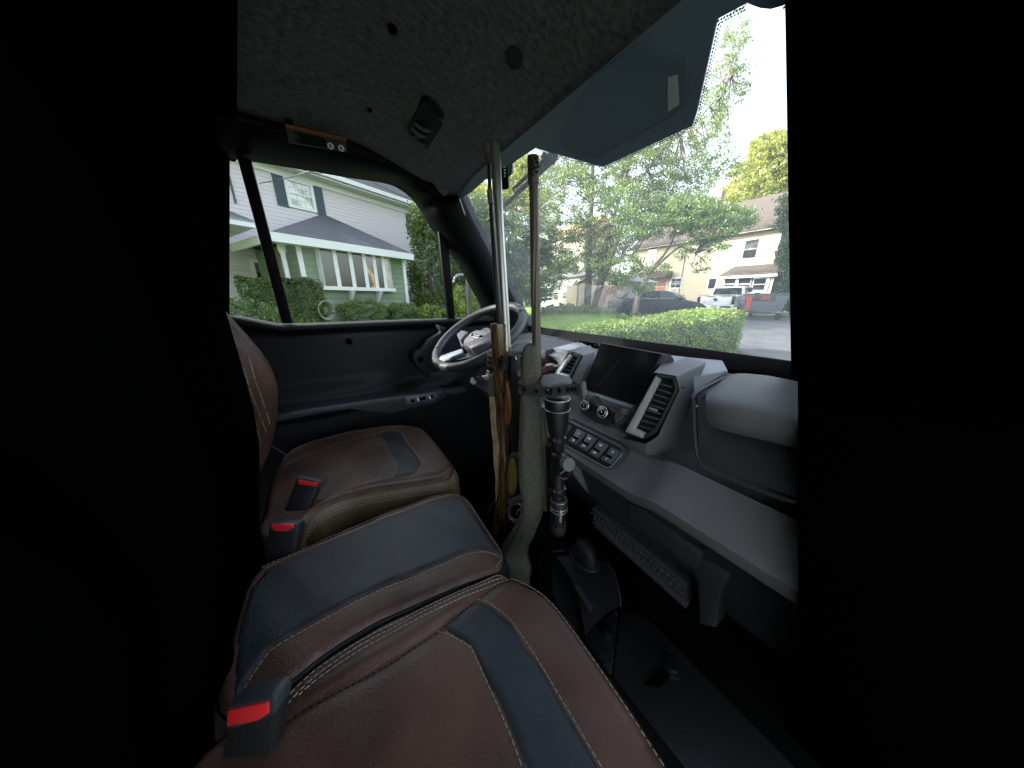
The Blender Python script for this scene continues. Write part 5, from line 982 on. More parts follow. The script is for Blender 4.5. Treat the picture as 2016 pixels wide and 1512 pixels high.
g = G(); wbox(g, wn0, u, UZ, n, wa1 - .10, wa1 + .02, 0, FZ_ - GZ - .15, 0, .03); wbox(g, wn0, u, UZ, n, wa0 - .02, wa0 + .09, 0, FZ_ - GZ - .15, 0, .03); g.build('corner_board', M['trimw'], HA, smooth=0)
# bay window: five fixed frames with mullions
T = [(622, 481), (657, 486), (688, 490), (715, 494), (736, 497), (753.5, 500), (768, 503)]; Bm = [(638, 564), (668, 563), (698, 564), (724, 566), (742.5, 567), (760, 568), (773.5, 568)]
bo = wn0 + n * .16; tt = [onP(x, y, bo, n) for x, y in T]; zt_ = sum(p.z for p in tt) / 7; bb = [onP(x, y, bo, n) for x, y in Bm]; zb_ = sum(p.z for p in bb) / 7
aa = [((t - bo).dot(u) + (b - bo).dot(u)) / 2 for t, b in zip(tt, bb)]
g = G(); wbox(g, bo, u, UZ, n, aa[0] - .02, aa[-1] + .02, zt_ - GZ, zt_ - GZ + .10, -.16, .02); wbox(g, bo, u, UZ, n, aa[0] - .05, aa[-1] + .05, zb_ - GZ - .10, zb_ - GZ, -.16, .05)
for i, a in enumerate(aa): wbox(g, bo, u, UZ, n, a - .055 if i else a, a + .055 if i < 6 else a, zb_ - GZ, zt_ - GZ, -.05, 0)
wbox(g, bo, u, UZ, n, aa[0], aa[0] + .05, zb_ - GZ, zt_ - GZ, -.16, 0); wbox(g, bo, u, UZ, n, aa[-1] - .05, aa[-1], zb_ - GZ, zt_ - GZ, -.16, 0)
BW = g.build('bay_window', M['trimw'], HA, smooth=0, weld=False)
pm_ = [mat('pane_grey', (.06, .07, .055), .08, spec=.7), M['pane'], M['pane'], mat('pane_amber', (.03, .03, .02), .06, col2=(.5, .26, .1), nscale=3, ramp=(.5, .6), spec=1), M['pane'], mat('pane_curtain', (.22, .2, .18), .1, col2=(.5, .4, .33), nscale=2, spec=1)]
for i in range(6): g = G(); wbox(g, bo, u, UZ, n, aa[i] + .05, aa[i + 1] - .05, zb_ - GZ, zt_ - GZ, -.04, -.02); g.build('pane', pm_[i], BW, smooth=0)
for x in (685, 740):
    a = ab(x, 575, wn0, u, n)[0]; g = G(); g.prism([wn0 + u * a + UZ * (zb_ - GZ - .1), wn0 + u * a + UZ * (zb_ - GZ - .5), wn0 + u * a + UZ * (zb_ - GZ - .1) + n * .34], u * .06); g.build('bay_bracket', M['trimw'], HA, smooth=0)
# entrance porch left of the wing: posts, door, small roof
p0 = ab(430, 425, F0 - n * .6, u, n); p1 = ab(552, 447, F0 - n * .6, u, n)
Q0 = F0 - n * .6; pz0 = 1.62
g = G(); wbox(g, Q0, u, UZ, n, p0[0] - 3, -.1, pz0 - GZ, pz0 - GZ + .16, -3.0, 0); g.build('porch_gutter', M['trimw'], HA, smooth=0)
g = G(); sc_ = [(0, pz0 + .16), (-3.0, pz0 + 1.0), (-3.0, pz0 + .1), (0, pz0 + .1)]; g.rings([[Q0 + u * a + n * c + UZ * (z - GZ) for c, z in sc_] for a in (p0[0] - 3, -.1)]); g.build('porch_roof', M['shingle'], HA, smooth=0)
for x in (557,):
    a = ab(x, 500, wn0 - n * .2, u, n)[0]; g = G(); g.lathe(wn0 - n * .2 + u * a, UZ, [(0, .09), (.3, .09), (.35, .06), (2.5, .055), (2.6, .09), (2.85, .09)], 12); g.build('porch_post', M['trimw'], HA)
a = ab(575, 520, wn0 - n * 1.5, u, n)[0]; window(HA, wn0 - n * (dep - .01), u, n, a - .5, a + .3, 1.0, 2.5, grid=(2, 2), fr=.1, name='porch_window')
# hose reel by the wing
hp = atk(641, 612, 9.4); hp = onP(641, 611, wn0 + n * .35, n); HR = thing('hose_reel', Vector((hp.x, hp.y, GZ)), 'coiled pale grey garden hose leaning on the green wing wall', 'hose')
g = G()
for k in range(5): g.tube([hp + n * (.03 * (k - 2)) + (u * math.cos(t) * (.15 + .012 * k) + UZ * math.sin(t) * (.21 + .01 * k)) for t in np.linspace(0, 2 * math.pi, 25)[:-1]], .018, 6, closed=True)
g.build('hose_coil', mat('hose_grey', (.18, .19, .18), .6), HR, weld=False)
g = G(); g.box(hp, (.06, .10, .16), Matrix.Rotation(.4, 3, 'Z')); g.build('reel_hub', mat('reel_grey', (.08, .085, .08), .6), HR, bevel=.02)
# ------------------------------------------------------------------ hedges, shrubs, plants
def shrub(name, c, r, n_, leafm, size, label, cat='shrub', group=None, boxy=0.0, hang=0):
    t = thing(name, (c[0], c[1], c[2] - r[2]), label, cat, group)
    g = G(); m_ = 20; rs = []
    for j in range(13):
        ph = -math.pi / 2 + math.pi * j / 12; ring = []
        for i in range(m_):
            th = i * 2 * math.pi / m_; p = 2 / (2 + boxy * 6); f = lambda v: math.copysign(abs(v) ** p, v); q = .68 + .05 * math.sin(3 * th + j + c[0] * 7) + .04 * math.sin(7 * th + 2 * j)
            ring.append(Vector((c[0] + r[0] * q * f(math.cos(ph)) * f(math.cos(th)), c[1] + r[1] * q * f(math.cos(ph)) * f(math.sin(th)), c[2] + r[2] * q * f(math.sin(ph)))))
        rs.append(ring)
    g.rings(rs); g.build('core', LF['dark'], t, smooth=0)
    cl = []; k = 40 if n_ > 3000 else 16
    for i in range(k):
        d = rng.normal(size=3); d /= np.linalg.norm(d)
        if boxy: d = np.sign(d) * np.abs(d) ** (1 / (1 + boxy * 2)); d = d / max(1e-6, np.max(np.abs(d)) ** boxy * np.linalg.norm(d) ** (1 - boxy))
        cl.append((np.array(c) + d * np.array(r) * .78, np.array(r) * rng.uniform(.22, .42), int(n_ * 1.7) // k, .15))
    leaves('foliage', leafm, cl, size, t, hang=hang); return t
def hedge_box(name, c, sx, sy, sz, rot, n_, leafm, size, label, group=None, bumps=.08):
    t = thing(name, (c[0], c[1], c[2] - sz / 2), label, 'hedge', group); Rm = Matrix.Rotation(rot, 3, 'Z')
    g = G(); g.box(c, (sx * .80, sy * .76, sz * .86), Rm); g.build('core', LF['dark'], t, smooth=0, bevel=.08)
    N_ = n_; q = rng.uniform(-1, 1, (N_, 3)); f = rng.integers(0, 10, N_); 
    for i in range(N_):
        if f[i] < 4: q[i, 2] = 1
        elif f[i] < 7: q[i, 1] = -1 if f[i] < 6 else 1
        elif f[i] < 8: q[i, 0] = 1
        elif f[i] < 9: q[i, 0] = -1
        else: q[i, 1] = 1
    bw = 1 + bumps * (np.sin(q[:, 0] * sx * 2.1 + 1) * np.cos(q[:, 1] * sy * 3 + 2) + .6 * np.sin(q[:, 0] * sx * 5 + q[:, 2] * 4)); q *= (bw * (1 - .10 * rng.random(N_)))[:, None]
    P = np.array([list(Vector(c) + Rm @ Vector((a * sx / 2, b * sy / 2, d * sz / 2))) for a, b, d in q])
    leaves('foliage', leafm, [(p, (.02, .02, .02), 1, 0) for p in P[:0]] + [(np.zeros(3), (0, 0, 0), 0, 0)] if False else [('pts', P)], size, t) if False else leafpts('foliage', leafm, P, size, t)
    return t
def leafpts(name, m, P, size, parent, aspect=.6, hang=0):
    return leaves(name, m, [(P.mean(0) * 0, (0, 0, 0), 0, .5)] , size, parent) if len(P) == 0 else _lp(name, m, P, size, parent, aspect)
def _lp(name, m, C, size, parent, aspect):
    C = np.asarray(C); k = len(C); a = rng.normal(size=(k, 3)); a /= np.linalg.norm(a, axis=1)[:, None]; b = np.cross(a, rng.normal(size=(k, 3))); b /= np.linalg.norm(b, axis=1)[:, None]
    L = (size * (.6 + .8 * rng.random(k)))[:, None]; Wd = L * aspect; Vv = np.stack([C - a * L * .5, C + b * Wd * .5, C + a * L * .5, C - b * Wd * .5], 1).reshape(-1, 3); cen = (Vv.min(0) + Vv.max(0)) / 2
    me = bpy.data.meshes.new(name); me.vertices.add(4 * k); me.loops.add(4 * k); me.polygons.add(k); me.vertices.foreach_set('co', (Vv - cen).ravel()); me.loops.foreach_set('vertex_index', np.arange(4 * k, dtype=np.int32))
    me.polygons.foreach_set('loop_start', np.arange(0, 4 * k, 4, dtype=np.int32)); me.polygons.foreach_set('loop_total', np.full(k, 4, dtype=np.int32)); me.materials.append(m); me.update(calc_edges=True); return new_obj(name, me, parent, cen)
rot = math.atan2(u.y, u.x)
def rad(px, k): return px / FP * k
c = atk(560, 575, 7.2); hedge_box('clipped_hedge', (c.x, c.y, -.28), 1.55, 1.1, 1.5, rot, 20000, LF['box'], .05, 'tall clipped dark green hedge left of the green wing, behind the window bar')
c = atk(478, 610, 5.6); shrub('low_yew_shrub', (c.x, c.y, -.55), (.75, .75, .55), 4500, LF['box'], .05, 'bright low spreading shrub in front of the tall clipped hedge')
c = atk(712, 604, 8.6); shrub('round_boxwood', (c.x, c.y, -.42), (.82, .72, .42), 5500, LF['box'], .05, 'wide clipped boxwood under the bay window', boxy=.4)
c = atk(790, 608, 9.0); shrub('round_boxwood', (c.x, c.y, -.46), (.55, .5, .36), 3500, LF['box'], .05, 'smaller darker clipped boxwood right of the bay window', boxy=.4)
c = atk(838, 608, 9.6); shrub('leafy_shrub', (c.x, c.y, -.6), (.45, .5, .40), 2500, LF['hedge'], .08, 'loose yellow green shrub at the corner of the wing')
c = atk(866, 600, 11.0); shrub('leafy_shrub', (c.x, c.y, -.55), (.8, .8, .5), 2500, LF['hedge'], .09, 'loose shrub in front of the tall dark arborvitae')
c = atk(916, 590, 9.5); shrub('round_arborvitae', (c.x, c.y, -.35), (.62, .6, .85), 5500, LF['hedge'], .06, 'round light green arborvitae seen through the small quarter window')
c = atk(668, 622, 7.6); t = thing('hosta_plant', (c.x, c.y, GZ), 'low hosta leaves in front of the boxwood', 'plant'); leaves('foliage', LF['grass'], [((c.x + dx, c.y + dx * .4, GZ + .5), (.4, .4, .25), 260, 0) for dx in (-.5, 0, .5)], .13, t, aspect=.5)
c = atk(538, 612, 6.0); t = thing('red_flower', (c.x, c.y, GZ), 'small red flowering plant beside the low shrub', 'flower'); leaves('petals', LF['redl'], [((c.x, c.y, -.42), (.10, .10, .12), 160, 0)], .05, t); g = G(); g.tube([(c.x, c.y, GZ), (c.x, c.y, -.45)], .012, 5); g.build('stem', LF['dark'], t)
c = atk(560, 628, 4.8); t = thing('iris_clump', (c.x, c.y, GZ), 'clump of long narrow iris leaves at the foot of the hedge', 'plant')
g = G()
for i in range(46):
    a = rng.uniform(0, 6.28); r0_ = rng.uniform(0, .6); h = rng.uniform(.75, 1.15); b = Vector((c.x + r0_ * math.cos(a), c.y + r0_ * math.sin(a) * .8, GZ + .0)); tip = b + Vector((rng.normal() * .28, rng.normal() * .28, h)); md = (b + tip) / 2 + Vector((0, 0, .12)); sd_ = Vector((.014, .01, 0)); g.add([b - sd_, b + sd_, md + sd_, md - sd_, tip], [(0, 1, 2, 3), (3, 2, 4)])
g.build('blades', LF['grass'], t, weld=False, smooth=0)
# tall arborvitae right of the lilac house
def conifer(name, px, ktop, ybot, ytop, wpx, lm, n_, label, size=.10):
    k = ktop; b = atk(px, ybot, k); tz = atk(px, ytop, k).z; r = rad(wpx / 2, k); t = thing(name, (b.x, b.y, GZ), label, 'tree'); cl = []
    H = tz - GZ
    for i in range(90):
        f = rng.random() ** .8; rr = r * (1 - f * .85) ** .55 * rng.uniform(.3, .95); a = rng.uniform(0, 6.28)
        cl.append(((b.x + rr * math.cos(a), b.y + rr * math.sin(a), GZ + .2 + f * H * .92), (.28 * r, .28 * r, .5 * r), n_ // 90, .1))
    leaves('crown', lm, cl, size, t, hang=.3); g = G(); g.tube([(b.x, b.y, GZ), (b.x, b.y, GZ + H * .9)], [.14, .02], 8); g.build('trunk', M['bark'], t); return t
conifer('arborvitae_tree', 850, 11.5, 600, 415, 105, LF['birch'], 12000, 'tall dense arborvitae at the right end of the lilac house', .11)
conifer('arborvitae_tree', 895, 13.5, 600, 470, 80, LF['birch'], 6000, 'shorter arborvitae behind the quarter window, next to the tall one', .11)
# wooden posts beside the window
for i, (px, w_) in enumerate([(924, 8), (943, 6.5)]):
    b = atk(px, 600, 6.5); g = G(); g.box((b.x, b.y, -.2), (rad(w_, 6.5), rad(w_, 6.5), 2.4)); o = g.build('wooden_post', mat('post_grey_brown', (.07, .06, .06), .8), None, bevel=.01)
    tag(o, ['thick grey brown post seen through the quarter window', 'thinner dark post right of the thick one, by the pillar'][i], 'post')
# ------------------------------------------------------------------ trees
def limb(g, a, b, r0_, r1_, wob=.06, n_=6, seg=8):
    a, b = Vector(a), Vector(b); L = (b - a).length; P = []
    for i in range(n_ + 1):
        t = i / n_; o = Vector(rng.normal(size=3)) * wob * L * math.sin(math.pi * t) * .4; P.append(a.lerp(b, t) + o)
    g.tube(P, [lerp(r0_, r1_, i / n_) for i in range(n_ + 1)], seg); return P
def pxtree(name, k, stems, blobs, lm, size, label, per, kz_=1.0, dspread=1.6, hang=.2, nbr=3, lone=0):
    """stems: list of px polylines with radii; blobs: (px,py,rx_px,ry_px,weight)"""
    b = atk(*stems[0][0][0], k); t = thing(name, (b.x, b.y, b.z), label, 'tree'); g = G(); tips = []
    for line, r0_, r1_, dk in stems:
        P = [atk(x, y, k + dk * i / (len(line) - 1)) for i, (x, y) in enumerate(line)]; P = smooth_path(P, 4); g.tube(P, [lerp(r0_, r1_, i / (len(P) - 1)) for i in range(len(P))], 9); tips += P[len(P) // 2:]
    cl = []
    for px, py, rx, ry, w_ in blobs:
        m_ = max(3, int(w_ * per / 60)); 
        for i in range(m_):
            a = rng.uniform(0, 6.28); q = rng.random() ** .5; dk = rng.normal() * dspread; c_ = atk(px + rx * q * math.cos(a), py + ry * q * math.sin(a), k + dk); s_ = rad(rng.uniform(7, 15), k)
            cl.append((np.array(c_), (s_ * 1.25, s_ * 1.25, s_ * .6), 60, 0))
            if i % nbr == 0 and tips:
                tp = min(tips, key=lambda p: (p - c_).length); limb(g, tp, c_, .018 * k / 12, .005, .1, 4, 5)
    if lone:
        for px, py, rx, ry, w_ in blobs: cl.append((np.array(atk(px, py, k)), (rad(rx, k), rad(rx, k), rad(ry, k)), int(lone * w_), 0))
    g.build('trunk', M['bark'], t, weld=False); leaves('crown', lm, cl, size, t, hang=hang); return t
# main multi-stem maple
pxtree('maple_tree', 15.5, [([(1155, 612), (1158, 560), (1160, 480), (1164, 400), (1168, 300), (1166, 230)], .22, .07, 1), ([(1168, 612), (1180, 560), (1192, 500), (1205, 440), (1222, 380), (1245, 300), (1262, 230)], .17, .05, -1.5), ([(1172, 600), (1200, 520), (1225, 450), (1240, 390), (1285, 320), (1330, 260)], .12, .04, -2),
    ([(1205, 440), (1230, 350), (1232, 260)], .07, .03, .5), ([(1245, 300), (1300, 290), (1380, 230), (1440, 150)], .05, .015, -2)],
    [(1120, 400, 55, 80, 1.0), (1110, 330, 45, 35, .6), (1150, 480, 50, 60, .8), (1210, 520, 50, 45, .6), (1230, 420, 50, 70, .9), (1180, 340, 55, 50, .7), (1270, 340, 60, 50, .9), (1320, 380, 50, 45, .7), (1330, 290, 60, 40, .55), (1400, 280, 40, 60, .32), (1250, 280, 70, 35, .7), (1440, 140, 35, 70, .35), (1400, 200, 30, 70, .4), (1450, 60, 30, 40, .15), (1440, 330, 30, 20, .1), (1090, 520, 25, 50, .4), (1380, 350, 40, 30, .3)],
    LF['maple'], .105, 'tall multi stemmed maple with airy crown in the middle of the windshield', 6800)
# crabapple
pxtree('crabapple_tree', 12.6, [([(1250, 618), (1255, 590), (1266, 565), (1275, 545)], .15, .11, 0), ([(1275, 545), (1262, 520), (1250, 508), (1245, 500), (1262, 480), (1272, 440)], .07, .02, 1), ([(1275, 545), (1290, 522), (1310, 498), (1325, 470), (1328, 440), (1322, 400)], .07, .02, -.5), ([(1282, 535), (1310, 508), (1340, 485), (1370, 472), (1410, 465)], .06, .02, -1.5), ([(1250, 508), (1225, 500), (1200, 510)], .03, .01, .5), ([(1340, 485), (1370, 500), (1400, 530)], .03, .008, -1)],
    [(1300, 430, 75, 35, 1.5), (1380, 420, 70, 30, 1.7), (1440, 430, 50, 25, 1.0), (1340, 400, 60, 20, .9), (1250, 440, 50, 35, .7), (1400, 450, 60, 18, .9), (1230, 400, 40, 30, .4), (1262, 566, 20, 10, .1), (1290, 530, 30, 20, .15), (1375, 500, 35, 35, .22), (1225, 530, 30, 35, .25), (1410, 478, 30, 14, .2)],
    LF['crab'], .085, 'small spreading crabapple with leaning trunk in front of the black sedan', 5200, dspread=.9)
# weeping green trees left of the muzzle, at the lawn edge
pxtree('weeping_tree', 14.5, [([(985, 612), (985, 540), (990, 460), (985, 400)], .14, .04, 0)], [(950, 450, 40, 45, 1), (1000, 480, 45, 60, 1.4), (1000, 560, 45, 45, 1.3), (940, 520, 35, 60, 1), (1040, 520, 35, 50, .9), (1060, 470, 30, 50, .7), (1050, 570, 30, 30, .7), (925, 410, 25, 35, .5)], LF['birch'], .12, 'dense weeping green tree behind the rifle barrels', 6200, dspread=1.0, hang=1.0)
pxtree('yellow_lit_tree', 24, [([(1010, 600), (1012, 480), (1020, 380)], .2, .06, 0)], [(1020, 370, 50, 50, 1.5), (960, 400, 45, 40, 1), (1000, 320, 35, 40, .7), (1060, 400, 30, 40, .6), (930, 380, 25, 30, .5), (1045, 330, 25, 25, .4)], LF['gold'], .2, 'bright yellow green tree in the background behind the two muzzles', 5200, dspread=2)
# large tree behind the cream house
pxtree('yellow_green_maple', 34, [([(1560, 600), (1560, 450), (1550, 350)], .4, .1, 0)], [(1540, 300, 50, 40, 1.6), (1490, 350, 45, 35, 1.2), (1460, 380, 35, 20, .7), (1540, 380, 50, 45, 1.5), (1590, 300, 50, 60, 1.2), (1510, 300, 30, 30, .7), (1600, 400, 50, 60, 1.2)], LF['gold'], .3, 'big rounded yellow green maple behind the cream house at the right edge', 9000, dspread=2.5, hang=.4)
pxtree('dark_spruce', 17.5, [([(1562, 640), (1562, 480), (1560, 380)], .2, .05, 0)], [(1556, 430, 22, 50, 1.3), (1560, 510, 24, 60, 1.6), (1575, 560, 30, 50, 1.4), (1600, 480, 40, 120, 1.8), (1560, 590, 22, 25, .8)], LF['dark'], .13, 'dark spruce at the right corner of the cream house', 6000, dspread=1.2, hang=.8)
# hedge along the driveway, a long curved strip
HG = thing('driveway_hedge', (-5, 8, GZ), 'long bright green clipped hedge along the driveway just beyond the windshield', 'hedge')
hl = [onZ(1095, 648, -.60), onZ(1180, 632, -.48), onZ(1280, 622, -.40), onZ(1372, 614, -.32)]
hl = [Vector((-7.6, 5.6, 0)), Vector((-6.6, 6.6, 0)), Vector((-5.5, 7.6, 0)), Vector((-4.35, 8.6, 0)), Vector((-3.55, 9.4, 0))]
hl = [atk(1075, 640, 6.4), atk(1180, 640, 6.5), atk(1290, 640, 6.7), atk(1350, 640, 7.0), atk(1412, 640, 7.6)]
g = G(); rs = []; HP = []
hp_ = smooth_path([Vector((p.x, p.y, 0)) for p in hl], 12)
for i, p in enumerate(hp_):
    t = (hp_[min(i + 1, len(hp_) - 1)] - hp_[max(i - 1, 0)]).normalized(); sdv = Vector((t.y, -t.x, 0)); f = i / (len(hp_) - 1); top_ = float(np.interp(f, [0, .25, .5, .75, 1], [-.80, -.60, -.47, -.36, -.28])); hw = lerp(.55, .62, f)
    rs.append([Vector((p.x, p.y, 0)) + sdv * a * hw * .9 + UZ * z for a, z in [(-1, GZ), (-1, top_ - .25), (-.7, top_ - .07), (.0, top_ - .04), (.75, top_ - .07), (1, top_ - .28), (1, GZ)]])
    for _ in range(520 if i < len(hp_) - 1 else 1300):
        q = rng.random()
        if q < .5: a, z = rng.uniform(-1, 1), top_ + rng.normal() * .022 + .03 * math.sin(i * 1.3)
        elif q < .9: a, z = 1.0 + rng.normal() * .04, rng.uniform(GZ, top_)
        else: a, z = -1 + rng.normal() * .04, rng.uniform(GZ, top_)
        if abs(a) > .8 and z > top_ - .12: z -= .06
        if i == len(hp_) - 1: a = rng.uniform(-1, 1); z = rng.uniform(GZ, top_); q_ = p + t * (.05 + rng.normal() * .04)
        else: q_ = p + t * rng.uniform(-.05, .05) * 1.5
        HP.append(q_ + sdv * a * hw * (1 + .05 * math.sin(i * .9 + z * 9)) + UZ * z)
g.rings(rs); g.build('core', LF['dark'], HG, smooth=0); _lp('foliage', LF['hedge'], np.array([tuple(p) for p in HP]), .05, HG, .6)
# ground cover and weeds at the lawn edge (uncountable)
pts = []; WN = rng.random(60)
for i in range(9000):
    px = rng.uniform(1065, 1215); k = rng.uniform(14.2, 16.2); b = atk(px, 610, k); z0 = gh(b.x, b.y); hh = rng.random() ** 1.5 * (.36 + .22 * WN[int(px / 5) % 60]) * (1 if px < 1160 else .6); pts.append((b.x, b.y, z0 + hh))
for i in range(2500):
    px = rng.uniform(1215, 1290); k = rng.uniform(12.4, 13.2); b = atk(px, 610, k); pts.append((b.x, b.y, gh(b.x, b.y) + rng.random() ** 2 * (.45 if abs(px - 1262) < 20 else .14)))
o = _lp('weeds', LF['hedge'], np.array(pts), .10, None, .5); o['kind'] = 'stuff'
pts = []
for i in range(26000):
    px = rng.uniform(1020, 1330) if i % 4 else rng.uniform(560, 960); k = rng.uniform(5.5, 14) if i % 4 else rng.uniform(6, 11); b = atk(px, 620, k); pts.append((b.x, b.y, gh(b.x, b.y) + rng.random() * .05))
o = _lp('lawn_blades', LF['grass'], np.array(pts), .07, None, .16); o['kind'] = 'stuff'
# far tree mass behind everything
pts = []; 
for i in range(5200):
    px = rng.uniform(380, 1180); k = rng.uniform(38, 46); top_ = 470 + 30 * math.sin(px * .02) + 22 * math.sin(px * .057 + 1); yy = rng.uniform(top_, 600); pts.append(tuple(atk(px, yy, k)))
for i in range(2500):
    px = rng.uniform(1180, 1700); k = rng.uniform(44, 52); yy = rng.uniform(545 + 10 * math.sin(px * .03), 600); pts.append(tuple(atk(px, yy, k)))
o = _lp('far_woods', LF['maple'], np.array(pts), 1.1, None, .7); o['kind'] = 'stuff'
# ------------------------------------------------------------------ cream house across the drive
un = Vector((1, 0, 0)); nn = Vector((0, -1, 0)); HY = 27.0; H0 = Vector((0, HY, GZ)); HB_ = thing('cream_house', (-13, 31, GZ), 'cream sided two storey house with brown roof and glazed porch behind the white pickup', 'house')
def r2(x0, y0, x1, y1, P=H0): a, b = ab(x0, y0, P, un, nn), ab(x1, y1, P, un, nn); return min(a[0], b[0]), max(a[0], b[0]), min(a[1], b[1]), max(a[1], b[1])
xl = onY(1249, 500, HY).x; xr = onY(1528, 500, HY).x; ez = onY(1500, 452, HY).z; ridge = onY(1515, 386, 31.9)
g = G(); wbox(g, H0, un, UZ, nn, xl, xr, 0, ez - GZ, -9.5, 0); g.build('wall', M['yellowside'], HB_, smooth=0)
g = G(); sc_ = [(-.4, ez - .08), (-.4, ez + .05), (3.6, ridge.z), (7.6, ez + .05), (7.6, ez - .08)]; g.rings([[Vector((x, HY + c * 1.3, z)) for c, z in sc_] for x in (xl - .3, xr + .4)]); RFY = g.build('roof', M['brownroof'], HB_, smooth=0)
g = G(); wbox(g, H0, un, UZ, nn, xl - .3, xr + .4, ez - GZ - .12, ez - GZ + .02, .40, .5); g.build('gutter', M['cream'], HB_, smooth=0)
g = G(); c = onY(1412, 395, 31.9); g.box((c.x, 31.9, c.z - .6), (.8, .6, 2.6)); g.build('chimney', mat('chimney_brick', (.3, .2, .15), .9), RFY)
g = G(); wbox(g, H0, un, UZ, nn, xr - .12, xr + .02, 0, ez - GZ, 0, .03); wbox(g, H0, un, UZ, nn, xl - .02, xl + .12, 0, ez - GZ, 0, .03); g.build('corner_board', M['cream'], HB_, smooth=0)
A = r2(1469, 474, 1487, 507); window(HB_, H0, un, nn, *A, fr=.12, frm='cream', name='window')
A = r2(1323, 549, 1338, 566); window(HB_, H0, un, nn, *A, grid=(2, 3), fr=.12, name='window')
A = r2(1397, 549, 1408, 563); window(HB_, H0, un, nn, A[0], A[1], A[2] - .2, A[3], fr=.14, sash=False, name='window')
A = r2(1398, 473, 1414, 477); window(HB_, H0, un, nn, A[0], A[1], A[2] - .1, A[3] + .1, fr=.08, sash=False, name='window')
A = r2(1277, 488, 1289, 520); window(HB_, H0, un, nn, *A, fr=.08, frm='cream', name='window')
for q in [(1250, 556, 1272, 575), (1272, 553, 1286, 577), (1292, 552, 1309, 578)]:
    A = r2(*q); window(HB_, H0, un, nn, *A, fr=.12, frm='cream', pane='pane' if q[0] == 1250 else 'brown', name='garage_door')
A = r2(1268, 538, 1322, 547); g = G(); wbox(g, H0, un, UZ, nn, A[0], A[1], A[2], A[3], 0, 1.0); g.build('entry_canopy', M['brownroof'], HB_, smooth=0)
a = ab(1350, 500, H0, un, nn)[0]; g = G(); g.tube([Vector((a, HY - .04, GZ + .6)), Vector((a, HY - .04, ez - .4))], .03, 6); g.box((a - .1, HY - .07, GZ + 1.4), (.35, .12, .5)); g.build('meter_pipe', M['grey'], HB_)
# porch
PY_ = 24.9; pl = onY(1422, 560, PY_).x; pr_ = onY(1521, 560, PY_).x; pe = onY(1470, 543, PY_).z; PB = Vector((0, PY_, GZ))
g = G(); wbox(g, PB, un, UZ, nn, pl, pr_, 0, pe - GZ, -2.05, 0); g.build('porch', M['cream'], HB_, smooth=0)
g = G(); sc_ = [(-.25, pe), (-.25, pe + .1), (2.1, pe + .85), (2.1, pe)]; g.rings([[Vector((x, PY_ + c, z)) for c, z in sc_] for x in (pl - .2, pr_ + .2)]); g.build('porch_roof', M['brownroof'], HB_, smooth=0)
g = G(); wbox(g, PB, un, UZ, nn, pl - .2, pr_ + .2, pe - GZ - .14, pe - GZ + .02, .24, .3); g.build('porch_fascia', M['trimw'], HB_, smooth=0)
for q in [(1429, 546, 1447, 573), (1453, 546, 1475, 573)]:
    A = r2(*q, P=PB); window(HB_, PB, un, nn, *A, fr=.09, out=.05, name='porch_window')
A = r2(1486, 549, 1504, 571, P=PB); window(HB_, PB, un, nn, *A, fr=.18, out=.05, name='porch_door')
g = G()
for i in range(14):
    for s_ in (-1, 1): x0_ = onY(1446, 610, 24.8).x + i * .09; g.tube([Vector((x0_, 24.8, GZ + .05)), Vector((x0_ + s_ * .35, 24.8 - .01 * s_, GZ + .5))], .012, 4)
g.build('lattice', M['trimw'], HB_, weld=False)
# ------------------------------------------------------------------ shed, awning cottage, pale house
SY = onY(1190, 560, 15.2).y; SH0 = Vector((0, SY, GZ)); SHD = thing('garden_shed', onY(1185, 600, SY + 1.5), 'grey tan gabled garden shed beside the maple trunk', 'shed')
q = [onY(1136, 556, SY), onY(1190, 537, SY), onY(1230, 557, SY)]; xl_, xr_ = q[0].x, q[2].x; zE = (q[0].z + q[2].z) / 2; zP = q[1].z
g = G(); g.prism([Vector((xl_, SY, GZ)), Vector((xr_, SY, GZ)), Vector((xr_, SY, zE)), Vector(((xl_ + xr_) / 2, SY, zP)), Vector((xl_, SY, zE))], (0, 3.2, 0)); g.build('wall', M['shedm'], SHD, smooth=0)
g = G()
for s_ in (-1, 1):
    xe = xl_ if s_ < 0 else xr_; xm = (xl_ + xr_) / 2; g.prism([Vector((xm, SY - .15, zP + .03)), Vector((xe + s_ * .2, SY - .15, zE - .05)), Vector((xe + s_ * .2, SY - .15, zE + .01)), Vector((xm, SY - .15, zP + .09))], (0, 3.5, 0))
g.build('roof', mat('shed_roof', (.30, .31, .32), .7), SHD, smooth=0)
g = G(); wbox(g, SH0, un, UZ, nn, xl_ - 1.0, xl_ + .12, 0, zE - GZ - .1, .01, .05); g.build('side_panel', M['tan'], SHD, smooth=0)
HT = thing('hand_truck', onY(1205, 600, SY - .3), 'red hand truck leaning on the shed wall', 'hand truck')
def rt_(pts, par, r=.022): g = G(); g.tube([onY(x, y, SY - .25) for x, y in pts], r, 6); return g.build('frame', M['redpaint'], par)
rt_([(1200, 600), (1200, 573), (1203, 565), (1208, 565), (1213, 572), (1208, 584), (1205, 598)], HT); rt_([(1199, 583), (1209, 583)], HT); rt_([(1201, 573), (1212, 573)], HT)
HT2 = thing('red_ladder', onY(1192, 600, SY - .3), 'narrow red folded ladder left of the hand truck', 'ladder'); rt_([(1186, 592), (1198, 566)], HT2, .02); rt_([(1189, 593), (1200, 568)], HT2, .02)
SC3 = thing('red_sawhorse', onY(1215, 600, SY - .3), 'low red metal frame on the ground right of the hand truck', 'sawhorse'); rt_([(1196, 602), (1214, 600), (1219, 584), (1214, 586)], SC3)
